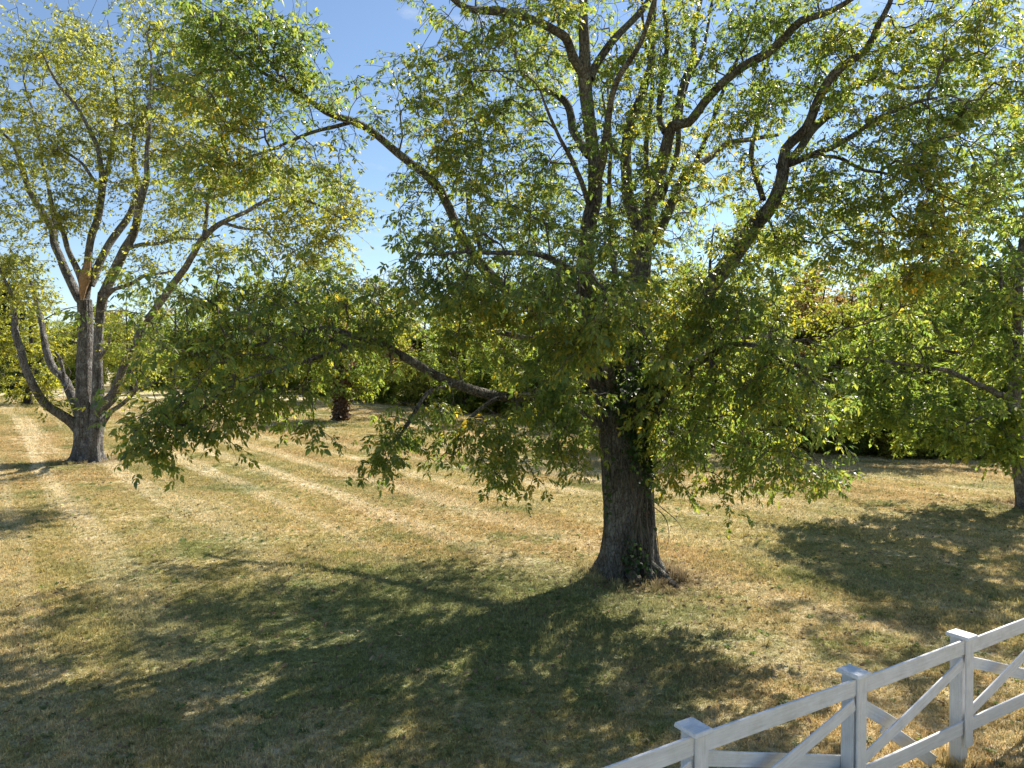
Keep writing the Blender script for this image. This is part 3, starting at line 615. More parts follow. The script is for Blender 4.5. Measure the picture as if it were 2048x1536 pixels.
B = [
    # upper-left bough end
    (500, 110, 150, 120, 12.7, 1.4, 120), (430, 60, 90, 90, 12.4, 1.2, 50), (560, 50, 60, 50, 12.7, 1.0, 28), (600, 160, 90, 80, 13, 1.2, 50), (470, 235, 110, 70, 12.6, 1.3, 60),
    (500, 330, 120, 60, 12.6, 1.3, 55), (420, 330, 70, 60, 12.4, 1.0, 28), (640, 330, 60, 55, 13, 1.0, 20), (680, 250, 40, 50, 13.2, .8, 10),
    # low left bough
    (440, 590, 130, 75, 11.4, 1.3, 75), (560, 580, 130, 70, 11.8, 1.4, 75), (380, 680, 80, 80, 11.2, 1.2, 50), (480, 690, 130, 90, 11.3, 1.4, 85), (610, 670, 120, 80, 11.8, 1.4, 75),
    (390, 790, 100, 60, 11.1, 1.1, 50), (320, 840, 55, 45, 10.9, .8, 20), (335, 890, 30, 25, 10.9, .5, 7), (520, 790, 100, 55, 11.2, 1.2, 42), (600, 780, 60, 35, 11.4, 1.0, 9), (450, 850, 40, 30, 11, .6, 8), (610, 845, 50, 15, 11.2, .6, 7),
    (700, 600, 110, 80, 12.4, 1.5, 60), (710, 725, 90, 35, 12, 1.2, 14), (760, 660, 90, 70, 12.4, 1.3, 42),
    (800, 860, 55, 50, 12, .8, 26), (770, 905, 45, 30, 11.9, .6, 14), (900, 880, 40, 50, 12.4, .7, 14), (870, 800, 60, 40, 12.4, .9, 18), (1000, 900, 70, 60, 12.8, 1.0, 30), (960, 840, 60, 50, 12.6, 1, 22),
    # middle front
    (880, 560, 110, 90, 12.2, 1.4, 75), (860, 500, 60, 50, 12, 1.0, 26), (990, 590, 120, 90, 12.2, 1.5, 85), (900, 670, 110, 60, 12.8, 1.5, 32), (1000, 710, 110, 60, 13, 1.5, 36),
    (1110, 560, 110, 90, 10.8, 1.3, 70), (1190, 650, 95, 80, 10.8, 1.2, 62), (1120, 680, 100, 80, 11.8, 1.3, 60), (1240, 560, 70, 60, 11.5, 1.2, 26), (1080, 780, 80, 70, 13, 1.2, 40), (1110, 880, 90, 60, 13.2, 1.2, 44), (1040, 940, 50, 30, 13, .8, 12), (1140, 800, 70, 60, 12.6, 1, 30),
    (1180, 480, 90, 50, 12, 1.2, 26),
    # right low
    (1420, 650, 110, 80, 12.8, 1.5, 70), (1530, 690, 100, 90, 12.2, 1.4, 70), (1430, 760, 120, 80, 13, 1.4, 75), (1560, 800, 90, 80, 12, 1.2, 60), (1450, 860, 110, 70, 13, 1.2, 60), (1360, 900, 60, 50, 13.6, 1, 26), (1580, 900, 60, 45, 12, .9, 26), (1500, 930, 60, 40, 12.6, .8, 20), (1630, 740, 50, 60, 12.4, 1, 22),
    (1445, 985, 22, 40, 12.4, .4, 7), (1630, 930, 25, 25, 12, .4, 6), (1320, 820, 60, 60, 13.6, .9, 26), (1350, 960, 40, 25, 13.4, .6, 8), (1330, 700, 70, 70, 13.6, 1.2, 30),
    (1480, 600, 80, 60, 12.6, 1.3, 26), (1380, 560, 70, 60, 13, 1.3, 22),
    # upper crown
    (850, 190, 90, 90, 13, 1.4, 42), (780, 190, 50, 60, 12.9, 1, 14), (900, 300, 100, 80, 13.2, 1.5, 46), (830, 380, 60, 60, 13.6, 1.2, 14), (960, 380, 90, 80, 13.6, 1.5, 42), (940, 120, 90, 70, 12.4, 1.3, 36), (1000, 220, 110, 80, 13.6, 1.6, 50), (1080, 330, 110, 80, 14, 1.6, 52), (1080, 440, 100, 70, 13.4, 1.6, 42), (960, 460, 80, 60, 13, 1.3, 30), (800, 440, 40, 50, 13.4, .8, 8),
    (1010, 50, 110, 70, 12.6, 1.5, 42), (1090, 130, 90, 80, 14.6, 1.6, 40), (1120, 20, 90, 60, 13, 1.6, 30), (900, 30, 50, 40, 12, 1.0, 8),
    (1240, 130, 90, 90, 14.6, 1.8, 44), (1340, 60, 110, 80, 14.6, 1.8, 50), (1330, 190, 100, 90, 14.6, 1.8, 50), (1240, 280, 80, 80, 14.8, 1.8, 32), (1230, 400, 70, 60, 14.4, 1.6, 20), (1380, 320, 80, 80, 15, 1.8, 32), (1340, 420, 60, 60, 15, 1.5, 18),
    (1450, 100, 100, 80, 13.6, 1.6, 48), (1460, 230, 90, 80, 14, 1.8, 42), (1540, 200, 90, 80, 13.8, 1.7, 42), (1560, 40, 100, 70, 13, 1.6, 46), (1500, 360, 90, 80, 14, 1.6, 34), (1560, 470, 80, 60, 13.4, 1.5, 34), (1630, 380, 90, 80, 13, 1.5, 50),
    (1680, 80, 110, 80, 12.8, 1.5, 52), (1800, 80, 110, 80, 12.6, 1.5, 58), (1920, 70, 110, 90, 12.6, 1.6, 60), (1700, 290, 80, 60, 12.8, 1.4, 26), (1800, 220, 100, 70, 12.6, 1.5, 46), (1920, 220, 110, 90, 12.4, 1.6, 64), (1830, 330, 110, 80, 12.2, 1.5, 64), (1740, 400, 90, 70, 12.6, 1.4, 50), (1860, 450, 110, 80, 12, 1.4, 64), (1720, 490, 90, 50, 12.6, 1.3, 40), (1950, 380, 90, 90, 12, 1.4, 46), (1840, 540, 90, 50, 12, 1.2, 34), (1790, 610, 60, 40, 12.2, .9, 14), (2020, 130, 80, 130, 12.4, 1.6, 46), (1640, 190, 70, 60, 13.4, 1.4, 24),
    # crown above the picture
    (1180, -150, 260, 110, 13.6, 3.0, 50), (1500, -150, 240, 110, 13, 3.0, 46), (900, -120, 160, 60, 12, 1.8, 30), (1800, -120, 160, 90, 12.6, 2.2, 50), (1250, -300, 260, 90, 13.6, 3.0, 50),
    # behind the trunk
    (1000, 560, 150, 110, 18.2, 2.0, 60), (860, 610, 130, 50, 19.6, 1.8, 34), (1100, 380, 160, 120, 17.6, 2.0, 60), (1300, 480, 140, 110, 17.6, 2.0, 44), (1480, 620, 130, 70, 17.4, 1.8, 44), (960, 640, 120, 40, 19, 1.8, 20), (1150, 680, 120, 40, 18, 1.8, 20), (760, 560, 90, 60, 18, 1.6, 30), (1250, 250, 170, 130, 17, 1.8, 44),
]
B = [(b[0], b[1], b[2], b[3], b[4] + .6, 2.0, b[6]) if b[0] < 720 and 540 < b[1] < 820 else b for b in B]
B += [(1150, 540, 150, 90, 17.8, 2.0, 80), (1340, 560, 120, 80, 17.2, 1.8, 50), (1050, 470, 130, 90, 18.5, 2.0, 50), (1230, 640, 130, 50, 18.4, 1.8, 44), (1330, 400, 140, 100, 19.5, 2.0, 56), (1200, 420, 140, 90, 19, 2.0, 50), (1100, 620, 120, 50, 17.5, 1.8, 34), (930, 600, 110, 50, 16.8, 1.6, 34), (650, 570, 80, 50, 17, 1.5, 34), (760, 520, 60, 50, 18.5, 1.5, 26), (900, 330, 120, 100, 18.5, 2.0, 50), (1020, 200, 140, 110, 19.5, 2.0, 60), (1150, 100, 160, 110, 19.5, 2.0, 50), (860, 470, 90, 70, 18, 1.6, 30), (930, 560, 110, 60, 20, 1.6, 30)]
B = [b[:6] + (b[6] * 0.76 * (0.85 if b[4] > 16 else 1.18 if b[0] > 1550 and b[1] < 560 else 1.05 if b[1] < 450 else 0.76 if b[0] < 760 and b[1] > 540 else 0.62 if b[0] < 1060 and b[1] > 540 else 0.74),) for b in B]
B += [(1220, 480, 80, 70, 13.2, .7, 26), (1270, 600, 60, 60, 13.0, .7, 22), (1300, 350, 60, 60, 13.6, .8, 14), (1190, 260, 50, 60, 13.2, .7, 10), (1400, 600, 60, 60, 12.9, .7, 16), (1470, 500, 50, 50, 12.9, .6, 10)]
cl_main = blob_points(B, rng, 1.5, 1.0)
_x, _y, _f = proj(cl_main)
cl_main = cl_main[~((_x > 655) & (_x < 770) & (_y < 150)) & ~((_x > 715) & (_x < 790) & (_y > 300) & (_y < 560)) & ~((_x > 640) & (_x < 735) & (_y > 712) & (_y < 860)) & ~((_x > 860) & (_x < 1010) & (_y > 690) & (_y < 770) & (rng.random(len(_x)) < .5))]
TT = compound_templates(rng)
n_main = build_tree(main, limbs, cl_main, M['leaf_main'], M['bark_main'], rng,
                    dict(kind='compound', T=TT, size=0.138, n_sub=4, n_leaf=3, sub_len=0.44, singles=300), trunk_n=2, zmin=2.3, base=TB, flare=(0.95, 0.30), sides=(84, 18))

# ---------------------------------------------------------------- the tree on the left
LB = LEFT_BASE; d = float(LB[1])
left = thing("forked_tree", "tall airy tree at left, pale grey trunk forking low into many limbs", "tree", LB)
limbs = []
def t_at(spec): return limb_px(spec)
limbs.append(("trunk",) + t_at([(174, 955, d, 56), (172, 900, d, 52), (171, 860, d, 50), (171, 800, d, 42), (170, 720, d, 35), (171, 650, d, 32), (169, 600, d, 30)]))
limbs.append(("trunk",) + t_at([(188, 950, d - .2, 38), (188, 890, d - .2, 34), (194, 840, d - .2, 34), (197, 790, d - .2, 26), (195, 720, d - .2, 19), (199, 650, d - .2, 20), (207, 586, d - .3, 24)]))
for spec in [
    [(160, 860, d, 30), (140, 843, d - .2, 25), (95, 815, d - .8, 20), (72, 790, d - 1.1, 18), (50, 740, d - 1.4, 17), (38, 680, d - 1.6, 17), (33, 640, d - 1.7, 13), (22, 590, d - 1.9, 9), (0, 540, d - 2.1, 5)],
    [(160, 830, d + .3, 28), (146, 795, d + .5, 22), (128, 760, d + .8, 19), (105, 735, d + 1.1, 17), (95, 690, d + 1.3, 16), (85, 650, d + 1.5, 13), (75, 610, d + 1.7, 11), (60, 560, d + 2, 7)],
    [(166, 605, d, 22), (152, 586, d + .1, 20), (117, 508, d + .5, 18), (109, 461, d + .7, 17), (90, 430, d + .9, 15), (62, 379, d + 1.2, 13), (47, 332, d + 1.4, 12), (27, 293, d + 1.6, 9), (8, 270, d + 1.8, 7), (-60, 220, d + 2, 4)],
    [(168, 590, d, 18), (160, 547, d - .2, 14), (133, 488, d - .6, 12), (110, 440, d - 1, 9), (100, 380, d - 1.4, 6)],
    [(170, 600, d, 20), (184, 500, d - .1, 17), (199, 430, d - .3, 16), (203, 371, d - .5, 14), (199, 324, d - .6, 12), (187, 273, d - .8, 10), (156, 211, d - 1, 8), (117, 168, d - 1.2, 6), (86, 109, d - 1.4, 4)],
    [(201, 380, d - .4, 9), (168, 332, d - 1, 7), (137, 309, d - 1.5, 5), (100, 280, d - 2, 3)],
    [(207, 590, d - .3, 24), (234, 527, d - .5, 22), (266, 469, d - .8, 19), (293, 406, d - 1.1, 16), (305, 352, d - 1.3, 13), (301, 312, d - 1.4, 10), (301, 234, d - 1.6, 8), (305, 129, d - 1.8, 6), (293, 70, d - 2, 3)],
    [(180, 570, d, 20), (219, 492, d + .6, 17), (254, 441, d + 1, 15), (269, 371, d + 1.4, 13), (262, 312, d + 1.7, 11), (281, 250, d + 2, 9), (324, 195, d + 2.4, 7), (391, 180, d + 3, 4)],
    [(205, 600, d - .2, 15), (227, 578, d - .9, 10), (273, 558, d - 1.9, 8), (305, 551, d - 2.6, 6), (350, 540, d - 3.2, 3)],
    [(250, 500, d - .6, 10), (290, 488, d - 1.2, 9), (340, 480, d - 1.8, 8), (380, 482, d - 2.4, 5), (440, 470, d - 3, 3)],
    [(197, 820, d - .3, 28), (228, 790, d - .7, 24), (247, 740, d - 1.1, 19), (265, 705, d - 1.4, 18), (290, 655, d - 1.8, 17), (340, 586, d - 2.4, 16), (391, 520, d - 3, 15), (415, 477, d - 3.3, 13), (449, 441, d - 3.6, 12), (488, 428, d - 3.9, 10), (547, 402, d - 4.3, 8), (633, 410, d - 4.8, 6), (680, 436, d - 5.1, 4), (715, 441, d - 5.3, 2)],
    [(404, 490, d - 3.1, 10), (414, 410, d - 3, 8), (441, 387, d - 3.1, 7), (484, 371, d - 3.3, 5), (540, 350, d - 3.6, 3)],
    [(445, 446, d - 3.6, 8), (508, 461, d - 4.3, 6), (547, 480, d - 4.7, 5), (590, 500, d - 5.1, 3)],
    [(560, 520, d - 4, 4), (620, 490, d - 4.6, 3), (680, 495, d - 5, 2)],
    [(205, 845, d - .5, 16), (230, 815, d - 1, 11), (262, 795, d - 1.5, 9), (275, 775, d - 1.8, 8), (268, 745, d - 2, 5), (280, 710, d - 2.2, 3)],
    [(200, 430, d, 12), (215, 330, d + 1.2, 9), (235, 220, d + 2, 7), (225, 120, d + 2.6, 4), (215, 40, d + 3, 2)],
    [(110, 465, d + .7, 9), (90, 330, d + 2.2, 7), (60, 200, d + 3.2, 5), (40, 110, d + 3.8, 3)],
    [(195, 720, d - .2, 9), (215, 690, d - .7, 7), (222, 665, d - 1, 4)],
    [(126, 760, d + .8, 9), (118, 720, d + .4, 8), (110, 705, d + .2, 5)],
]:
    limbs.append(("limb",) + t_at(spec))
B = [
    (70, 110, 80, 80, d + 2, 2.5, 80), (140, 130, 70, 70, d - 1, 2.5, 60), (60, 230, 90, 70, d + 1.5, 2.5, 80), (180, 80, 50, 50, d + 2, 2, 45), (220, 130, 40, 60, d + 2, 2, 40), (200, 210, 70, 60, d + 1, 2.5, 60), (310, 60, 40, 60, d - 1, 1.8, 45), (320, 150, 50, 60, d, 2, 60), (290, 230, 70, 50, d + .5, 2.5, 66), (370, 200, 60, 50, d + 2, 2, 60), (380, 100, 50, 60, d + 1, 2, 50), (430, 210, 60, 50, d, 2, 50),
    (110, 300, 80, 60, d - 1, 2.5, 60), (30, 330, 60, 70, d, 2.5, 60), (30, 420, 50, 60, d - 1, 2, 34), (210, 300, 60, 60, d, 2.5, 46), (160, 400, 50, 60, d - 1.5, 2, 44), (130, 430, 50, 50, d - 1.6, 1.5, 40), (330, 300, 70, 50, d - .5, 2.5, 50), (420, 300, 60, 50, d - 2, 2, 44), (330, 400, 60, 50, d - 1.5, 2, 36), (400, 400, 60, 50, d - 3, 2, 40), (480, 370, 70, 50, d - 3.5, 2, 60), (560, 340, 60, 50, d - 3.5, 2, 44), (610, 400, 70, 45, d - 4.5, 1.8, 60), (690, 430, 55, 45, d - 5, 1.5, 34), (700, 400, 35, 30, d - 5, 1.2, 14), (560, 450, 60, 40, d - 4.5, 1.6, 34), (600, 510, 60, 30, d - 5, 1.4, 40), (660, 480, 50, 35, d - 5, 1.4, 34), (340, 470, 50, 40, d - 2, 1.6, 30), (420, 500, 50, 40, d - 3, 1.6, 30), (250, 370, 50, 50, d, 2, 24), (240, 560, 30, 30, d - 1.5, 1.2, 10), (310, 545, 40, 25, d - 2.6, 1.2, 16),
    (20, 520, 50, 60, d - 2, 1.8, 40), (40, 590, 40, 40, d - 1.8, 1.5, 24), (75, 580, 40, 40, d + 1.8, 1.4, 24), (280, 715, 35, 40, d - 2.1, 1.0, 22), (262, 770, 25, 25, d - 1.7, .8, 8), (110, 790, 30, 22, d - .2, .9, 9), (260, 650, 22, 40, d - 1.6, .8, 8), (190, 520, 40, 40, d - .6, 1, 10),
    (150, 30, 110, 50, d + 1.5, 2.5, 20), (-70, 200, 80, 140, d + 1, 3, 70), (-60, 400, 60, 120, d, 2.5, 40), (150, 250, 150, 100, d + 4.5, 2, 60), (350, 260, 120, 90, d + 4, 2, 50),
]
cl_left = blob_points(B, rng, 1.2, 0.72)
build_tree(left, limbs, cl_left, M['leaf_left'], M['bark_left'], rng,
           dict(kind='diamond', size=0.165, n_sub=4, n_leaf=9, sub_len=1.0, droop=0.3), trunk_n=2, zmin=5.0, base=LB, flare=(0.6, 0.35), sides=(64, 14), r_tip=0.008, bf=0.22)
# the torn limb stub with raw orange wood
mb = MB(); p, r = catmull([P(164, 600, d - .42), P(168, 560, d - .55), P(176, 528, d - .6), P(182, 505, d - .6)], [.06, .2, .13, .03], .15)
tube(mb, p - np.array(left.location), r, 10, rng, .12)
o = link("torn_stub", mb.mesh("torn_stub", [M['split_wood']], True), root_trunk[left.name]); o["label"] = "torn orange-brown limb stub"

# ---------------------------------------------------------------- the tree cut by the right edge
RB = RIGHT_BASE; d = float(RB[1])
LIMB_W = 0.76
right = thing("edge_tree", "vine-covered tree at the right edge with a long horizontal bough reaching left", "tree", RB)
limbs = [("trunk",) + t_at([(2066, 1050, d, 62), (2058, 1000, d, 54), (2046, 940, d, 44), (2034, 880, d, 34), (2028, 822, d, 30), (2030, 750, d, 27), (2034, 679, d, 25), (2037, 571, d, 23), (2045, 500, d, 21), (2060, 400, d, 17), (2075, 280, d, 12), (2080, 150, d, 7), (2085, 40, d, 4)])]
for spec in [
    [(2030, 800, d, 18), (1960, 770, d - .6, 14), (1894, 747, d - 1, 12), (1840, 729, d - 1.4, 10), (1758, 718, d - 1.8, 8), (1700, 715, d - 2.1, 5)],
    [(2032, 740, d, 14), (1985, 720, d + .6, 11), (1941, 708, d + 1, 9), (1887, 704, d + 1.4, 7), (1820, 690, d + 1.8, 4)],
    [(2036, 620, d, 14), (1985, 560, d - .8, 11), (1930, 520, d - 1.4, 8), (1870, 500, d - 1.9, 4)],
    [(2045, 700, d, 16), (2110, 620, d - .5, 12), (2200, 560, d - 1, 8), (2290, 500, d - 1.3, 4)],
    [(2042, 540, d, 14), (2000, 440, d + .9, 10), (1960, 350, d + 1.5, 6), (1930, 280, d + 2, 3)],
    [(2060, 430, d, 12), (2130, 330, d + .6, 9), (2200, 230, d + 1, 5)],
    [(2040, 660, d, 14), (2020, 600, d - 1.6, 10), (2000, 540, d - 2.8, 6)],
    [(2034, 850, d, 12), (1985, 830, d - .8, 8), (1930, 850, d - 1.4, 5)],
]:
    limbs.append(("limb",) + t_at(spec))
B = [
    (1930, 640, 100, 70, d - .8, 2.2, 70), (1830, 660, 90, 60, d - 1.2, 2, 56), (1750, 700, 70, 60, d - 1.6, 1.8, 44), (1720, 770, 60, 50, d - 1.8, 1.4, 22), (1820, 780, 90, 60, d - 1.2, 2, 50), (1920, 800, 100, 70, d - .6, 2, 66), (2000, 720, 70, 90, d - .5, 2, 60), (1960, 880, 80, 40, d - .6, 1.6, 40), (2010, 830, 60, 60, d - .6, 1.2, 46), (2020, 900, 36, 36, d - .5, .7, 18), (1870, 860, 60, 30, d - 1, 1.2, 16),
    (1960, 540, 90, 70, d - .8, 2.2, 60), (1880, 540, 70, 60, d - 1.2, 1.8, 30), (2020, 450, 90, 90, d, 2.5, 66), (1960, 360, 80, 80, d + 1, 2.2, 50), (2030, 300, 90, 90, d + .6, 2.5, 60), (2080, 180, 100, 90, d + .5, 2.5, 60), (2150, 500, 120, 120, d, 3, 70), (2150, 330, 120, 110, d + .3, 3, 60), (2180, 680, 110, 100, d - .5, 2.5, 60), (2090, 60, 90, 70, d, 2.5, 40), (2120, 850, 80, 70, d, 2, 34), (1990, 600, 80, 60, d - 2.6, 1.4, 40), (1760, 820, 80, 45, d - 1, 1.5, 50), (1860, 860, 80, 30, d - 1, 1.5, 40), (1700, 820, 50, 40, d - 1.2, 1.2, 26),
    (2000, 620, 120, 110, d + 3.4, 1.6, 60), (2100, 450, 130, 120, d + 3.2, 1.6, 50), (1930, 720, 110, 70, d + 3, 1.4, 44),
]
cl_r = blob_points(B, rng, 1.4, 0.53)
build_tree(right, limbs, cl_r, M['leaf_right'], M['bark_left'], rng,
           dict(kind='diamond', size=0.17, n_sub=4, n_leaf=12, sub_len=0.6, droop=0.5), trunk_n=1, zmin=2.0, base=RB, flare=(0.4, 0.4), sides=(30, 12), r_tip=0.007)

# surface roots running out from the trunk feet
for (tr_, b_, r0_, k_) in ((main, TB, .62, 9), (left, LB, .72, 9)):
    for i in range(k_):
        a = i * 6.283 / k_ + rng.normal(0, .2); L_ = rng.uniform(.45, .95); q = []
        for t_ in (0.0, .35, .7, 1.0):
            rr_ = r0_ * .7 + L_ * t_; aa = a + .25 * math.sin(3 * t_ + i); X_, Y_ = b_[0] + rr_ * math.cos(aa), b_[1] + rr_ * math.sin(aa)
            q.append([X_, Y_, float(gz(X_, Y_)) + (.16, .03, -.005, -.07)[(0.0, .35, .7, 1.0).index(t_)]])
        mb = MB(); p, r = catmull(q, [.15, .085, .05, .03], .1); tube(mb, p - np.array(tr_.location), r, 10, rng, .08)
        link("root", mb.mesh("root", [M['bark_main'] if tr_ is main else M['bark_left']], True), root_trunk[tr_.name])
# ---------------------------------------------------------------- vines on the near trunk
def vine_on(name, label, cat, base, bare_stems, path, leafpts, leafsize, mat, rng):
    root = thing(name, label, cat, base); off = np.array(base)
    for pts, r in bare_stems:
        mb = MB(); p, rr = catmull(pts, np.full(len(pts), r) * np.linspace(1, .55, len(pts)), .07)
        p = p + np.stack([np.sin(np.arange(len(p)) * .35 + r * 900), np.sin(np.arange(len(p)) * .27 + r * 500), np.zeros(len(p))], -1) * .014
        tube(mb, p - off, rr, 7, rng, .08); link("stem", mb.mesh("stem", [M['twig']], True), root)
    n = len(leafpts); R = rots(rng.uniform(-math.pi, math.pi, n) * .5 - math.pi / 2, rng.normal(.75, .35, n), rng.normal(0, .5, n))
    T = np.array([[0, 0, 0], [.15, .36, .03], [.5, .46, .05], [1, 0, -.05], [.5, -.46, .05], [.15, -.36, .03]])
    V = np.einsum('nij,vj->nvi', R, T) * (leafsize * rng.uniform(.6, 1.3, n))[:, None, None] + (leafpts - off)[:, None, :]
    o = link("foliage", mesh_np("foliage", V, np.arange(n * 6), np.arange(n) * 6, np.full(n, 6), False, [mat]), root); o["kind"] = "stuff"
    return root
D = D0
def onTrunk(x, y, dd): return P(x, y, D - dd)
stems = [([onTrunk(1292, 1160, .62), onTrunk(1285, 1100, .43), onTrunk(1276, 1030, .40), onTrunk(1262, 960, .38), onTrunk(1258, 880, .36), onTrunk(1264, 800, .32)], .03),
         ([onTrunk(1262, 1160, .68), onTrunk(1266, 1090, .45), onTrunk(1282, 1010, .42), onTrunk(1290, 930, .38), onTrunk(1284, 850, .36), onTrunk(1278, 760, .32)], .025),
         ([onTrunk(1302, 1150, .5), onTrunk(1296, 1060, .3), onTrunk(1291, 990, .34), onTrunk(1271, 920, .36), onTrunk(1268, 840, .34), onTrunk(1284, 760, .2)], .02),
         ([onTrunk(1240, 1150, .7), onTrunk(1256, 1080, .46), onTrunk(1270, 1040, .42), onTrunk(1280, 985, .42), onTrunk(1298, 920, .3)], .018)]
lp = []
for (x, y, sx, sy, k) in [(1275, 870, 26, 60, 420), (1290, 780, 26, 50, 320), (1300, 930, 14, 55, 220), (1265, 1110, 16, 36, 70), (1290, 1130, 16, 22, 40), (1270, 690, 24, 60, 300), (1215, 960, 6, 60, 40), (1310, 860, 22, 60, 380), (1325, 770, 26, 60, 380), (1240, 780, 24, 50, 240)]:
    xs = rng.normal(x, sx * .6, k); ys = rng.normal(y, sy * .6, k)
    bulge = np.sqrt(np.clip(1 - ((xs - 1258) / 52) ** 2, .05, 1)) * .44
    for a, b, c in zip(xs, ys, bulge):
        extra = .22 * max(0, (b - 1090) / 70)
        lp.append(P(a, b, D - c - .05 - extra - abs(rng.normal(0, .12))))
vine_on("climbing_vine", "dark leafy vine with bare woody stems climbing the big trunk", "vine", TB + np.array([.25, -.62, 0]), stems, None, np.array(lp), .085, M['leaf_ivy'], rng)
# two dead runners hanging off the trunk's right side
for k, pts in enumerate([[(1303, 1010), (1330, 1035), (1338, 1070), (1333, 1095)], [(1304, 1015), (1312, 1060), (1316, 1090), (1318, 1112)], [(1305, 1000), (1335, 1025), (1352, 1040), (1368, 1062)]]):
    mb = MB(); p, rr = catmull([P(x, y, D - .15 - .05 * i) for i, (x, y) in enumerate(pts)], np.linspace(.012, .004, 4), .06)
    tube(mb, p - np.array(main.location), rr, 5, rng, .05); link("dead_runner", mb.mesh("dead_runner", [M['twig']], True), root_trunk[main.name])

# ---------------------------------------------------------------- woods: tree kinds
def kind_tree(seed, h, cr, leafmat, barkmat, n_blob=16, n_cl=240, leaf=0.24, low=0.1, shape='round', lps=12, trunk_r=None, bare=False):
    rg = np.random.default_rng(seed); tr = trunk_r or h * 0.020
    lean = rg.normal(0, .03, 2)
    zz = np.array([-.4, .1 * h, .3 * h, .5 * h, .7 * h, .88 * h])
    tp = np.stack([lean[0] * zz + rg.normal(0, .012 * h, 6) * (zz > 1), lean[1] * zz + rg.normal(0, .012 * h, 6) * (zz > 1), zz], -1)
    limbs = [(tp, np.array([1.25, 1, .8, .6, .36, .1]) * tr)]
    for k in range(7):
        t = rg.uniform(.2, .75); b = np.array([np.interp(t * h, zz, tp[:, 0]), np.interp(t * h, zz, tp[:, 1]), t * h]); a = rg.uniform(0, 6.28); L = cr * rg.uniform(.6, .95)
        dv = np.array([math.cos(a), math.sin(a), rg.uniform(.4, 1.0)])
        limbs.append((np.array([b, b + dv * L * .5 + [0, 0, .05 * L], b + dv * L * np.array([1, 1, .8])]), np.array([.42, .28, .08]) * tr * (1.1 - t)))
    cl = []
    for k in range(n_blob):
        t = rg.uniform(low, .95); a = rg.uniform(0, 6.28)
        env = {'round': math.sin(math.pi * min(1, (t - low * .4) / (1.02 - low * .4))) ** .6, 'cone': 1.05 - t, 'bush': 1 - .55 * t}[shape] * cr
        rr = env * math.sqrt(rg.uniform(.05, .75)); s = cr * rg.uniform(.26, .44)
        v = rg.normal(0, 1, (n_cl // n_blob, 3)); v /= np.linalg.norm(v, axis=1)[:, None]; v *= rg.uniform(0, 1, (len(v), 1)) ** .4
        cl.append(np.array([rr * math.cos(a), rr * math.sin(a), t * h]) + v * np.array([s, s, s * .75]))
    cl = np.vstack(cl); cl[:, 2] = np.maximum(cl[:, 2], .25 + rg.uniform(0, .8, len(cl)))
    mbw = MB(); sk, sl = [], []
    for i, (p, r) in enumerate(limbs):
        p, r = catmull(p, r, .5); tube(mbw, p, r, 10 if i == 0 else 6, rg, .06, .35 if i == 0 else 0, .4); sk.append(p); sl.append(np.linalg.norm(p - tp[0], axis=1))
    A, Bq, ra, rb, dirs = grow(np.vstack(sk), np.concatenate(sl), cl, rg, zmin=.12 * h, step=.6, r_tip=.010)
    prisms(mbw, A, Bq, ra, rb, 4)
    (a0, mid, end), pos, yaw = sprays(cl, dirs, rg, 5, lps, .09 * cr + .55, .25)
    prisms(mbw, a0, end, np.full(len(a0), .008), np.full(len(a0), .004), 3)
    n = len(pos); R = rots(yaw, rg.normal(.4, .55, n), rg.normal(0, .8, n))
    V = np.einsum('nij,vj->nvi', R, DIAMOND * np.array([1, 1.15, 1])) * (leaf * rg.uniform(.65, 1.3, n))[:, None, None] + pos[:, None, :]
    if bare: V = V[: n // 12]; n = len(V)
    wood = mbw.mesh("trunk", [barkmat], True)
    crown = mesh_np("crown", V, np.arange(n * 4), np.arange(n) * 4, np.full(n, 4), False, [leafmat])
    return wood, crown
KIND = {
    'green': kind_tree(11, 12.5, 4.6, M['leaf_bg1'], M['bark_bg'], 18, 220, .22, .10),
    'green2': kind_tree(12, 14.0, 4.2, M['leaf_bg1'], M['bark_bg'], 18, 215, .22, .14),
    'yellow': kind_tree(13, 12.0, 5.0, M['leaf_bg2'], M['bark_bg'], 18, 220, .22, .08),
    'yellow2': kind_tree(14, 10.5, 4.0, M['leaf_bg2'], M['bark_bg'], 16, 195, .22, .10),
    'russet': kind_tree(15, 12.0, 4.4, M['leaf_bg3'], M['bark_bg'], 16, 210, .24, .2),
    'dark': kind_tree(16, 10.0, 3.0, M['leaf_dark'], M['bark_bg'], 18, 260, .26, .05, 'cone'),
    'bush': kind_tree(17, 3.4, 2.6, M['leaf_bg1'], M['bark_bg'], 10, 130, .22, .05, 'bush', 10, .05),
    'bush2': kind_tree(18, 2.6, 2.4, M['leaf_bg2'], M['bark_bg'], 10, 120, .2, .05, 'bush', 10, .05),
    'sparse': kind_tree(19, 13.0, 3.6, M['leaf_bg3'], M['bark_bg'], 14, 160, .22, .3, 'round', 5),
}
def place_tree(name, label, kind, pos, s, rz, group="trees along the edge of the woods", sz=1.0, cat="tree", bark=None):
    r = thing(name, label, cat, pos, group); r.rotation_euler = (0, 0, rz)
    w, c = KIND[kind]
    a = link("trunk", w, r); b = link("crown", c, r); b["kind"] = "stuff"
    a.scale = (s, s, s * sz); b.scale = (s, s, s * sz)
    return r
def at(x, d, dz=0.0):
    X = (x - CXP) / FPX * d; return np.array([X, d, float(gz(X, d)) + dz])
T = place_tree
T("yellow_tree", "rounded yellow-green tree behind the forked tree's left limbs", 'yellow', at(55, 62), 1.12, .4)
T("evergreen_tree", "dark evergreen tree at the far left edge of the lawn", 'dark', at(4, 92), 1.55, 1.0)
T("woodland_tree", "pale green tree seen just right of the forked tree's trunk", 'green', at(262, 100), 1.15, 2.0)
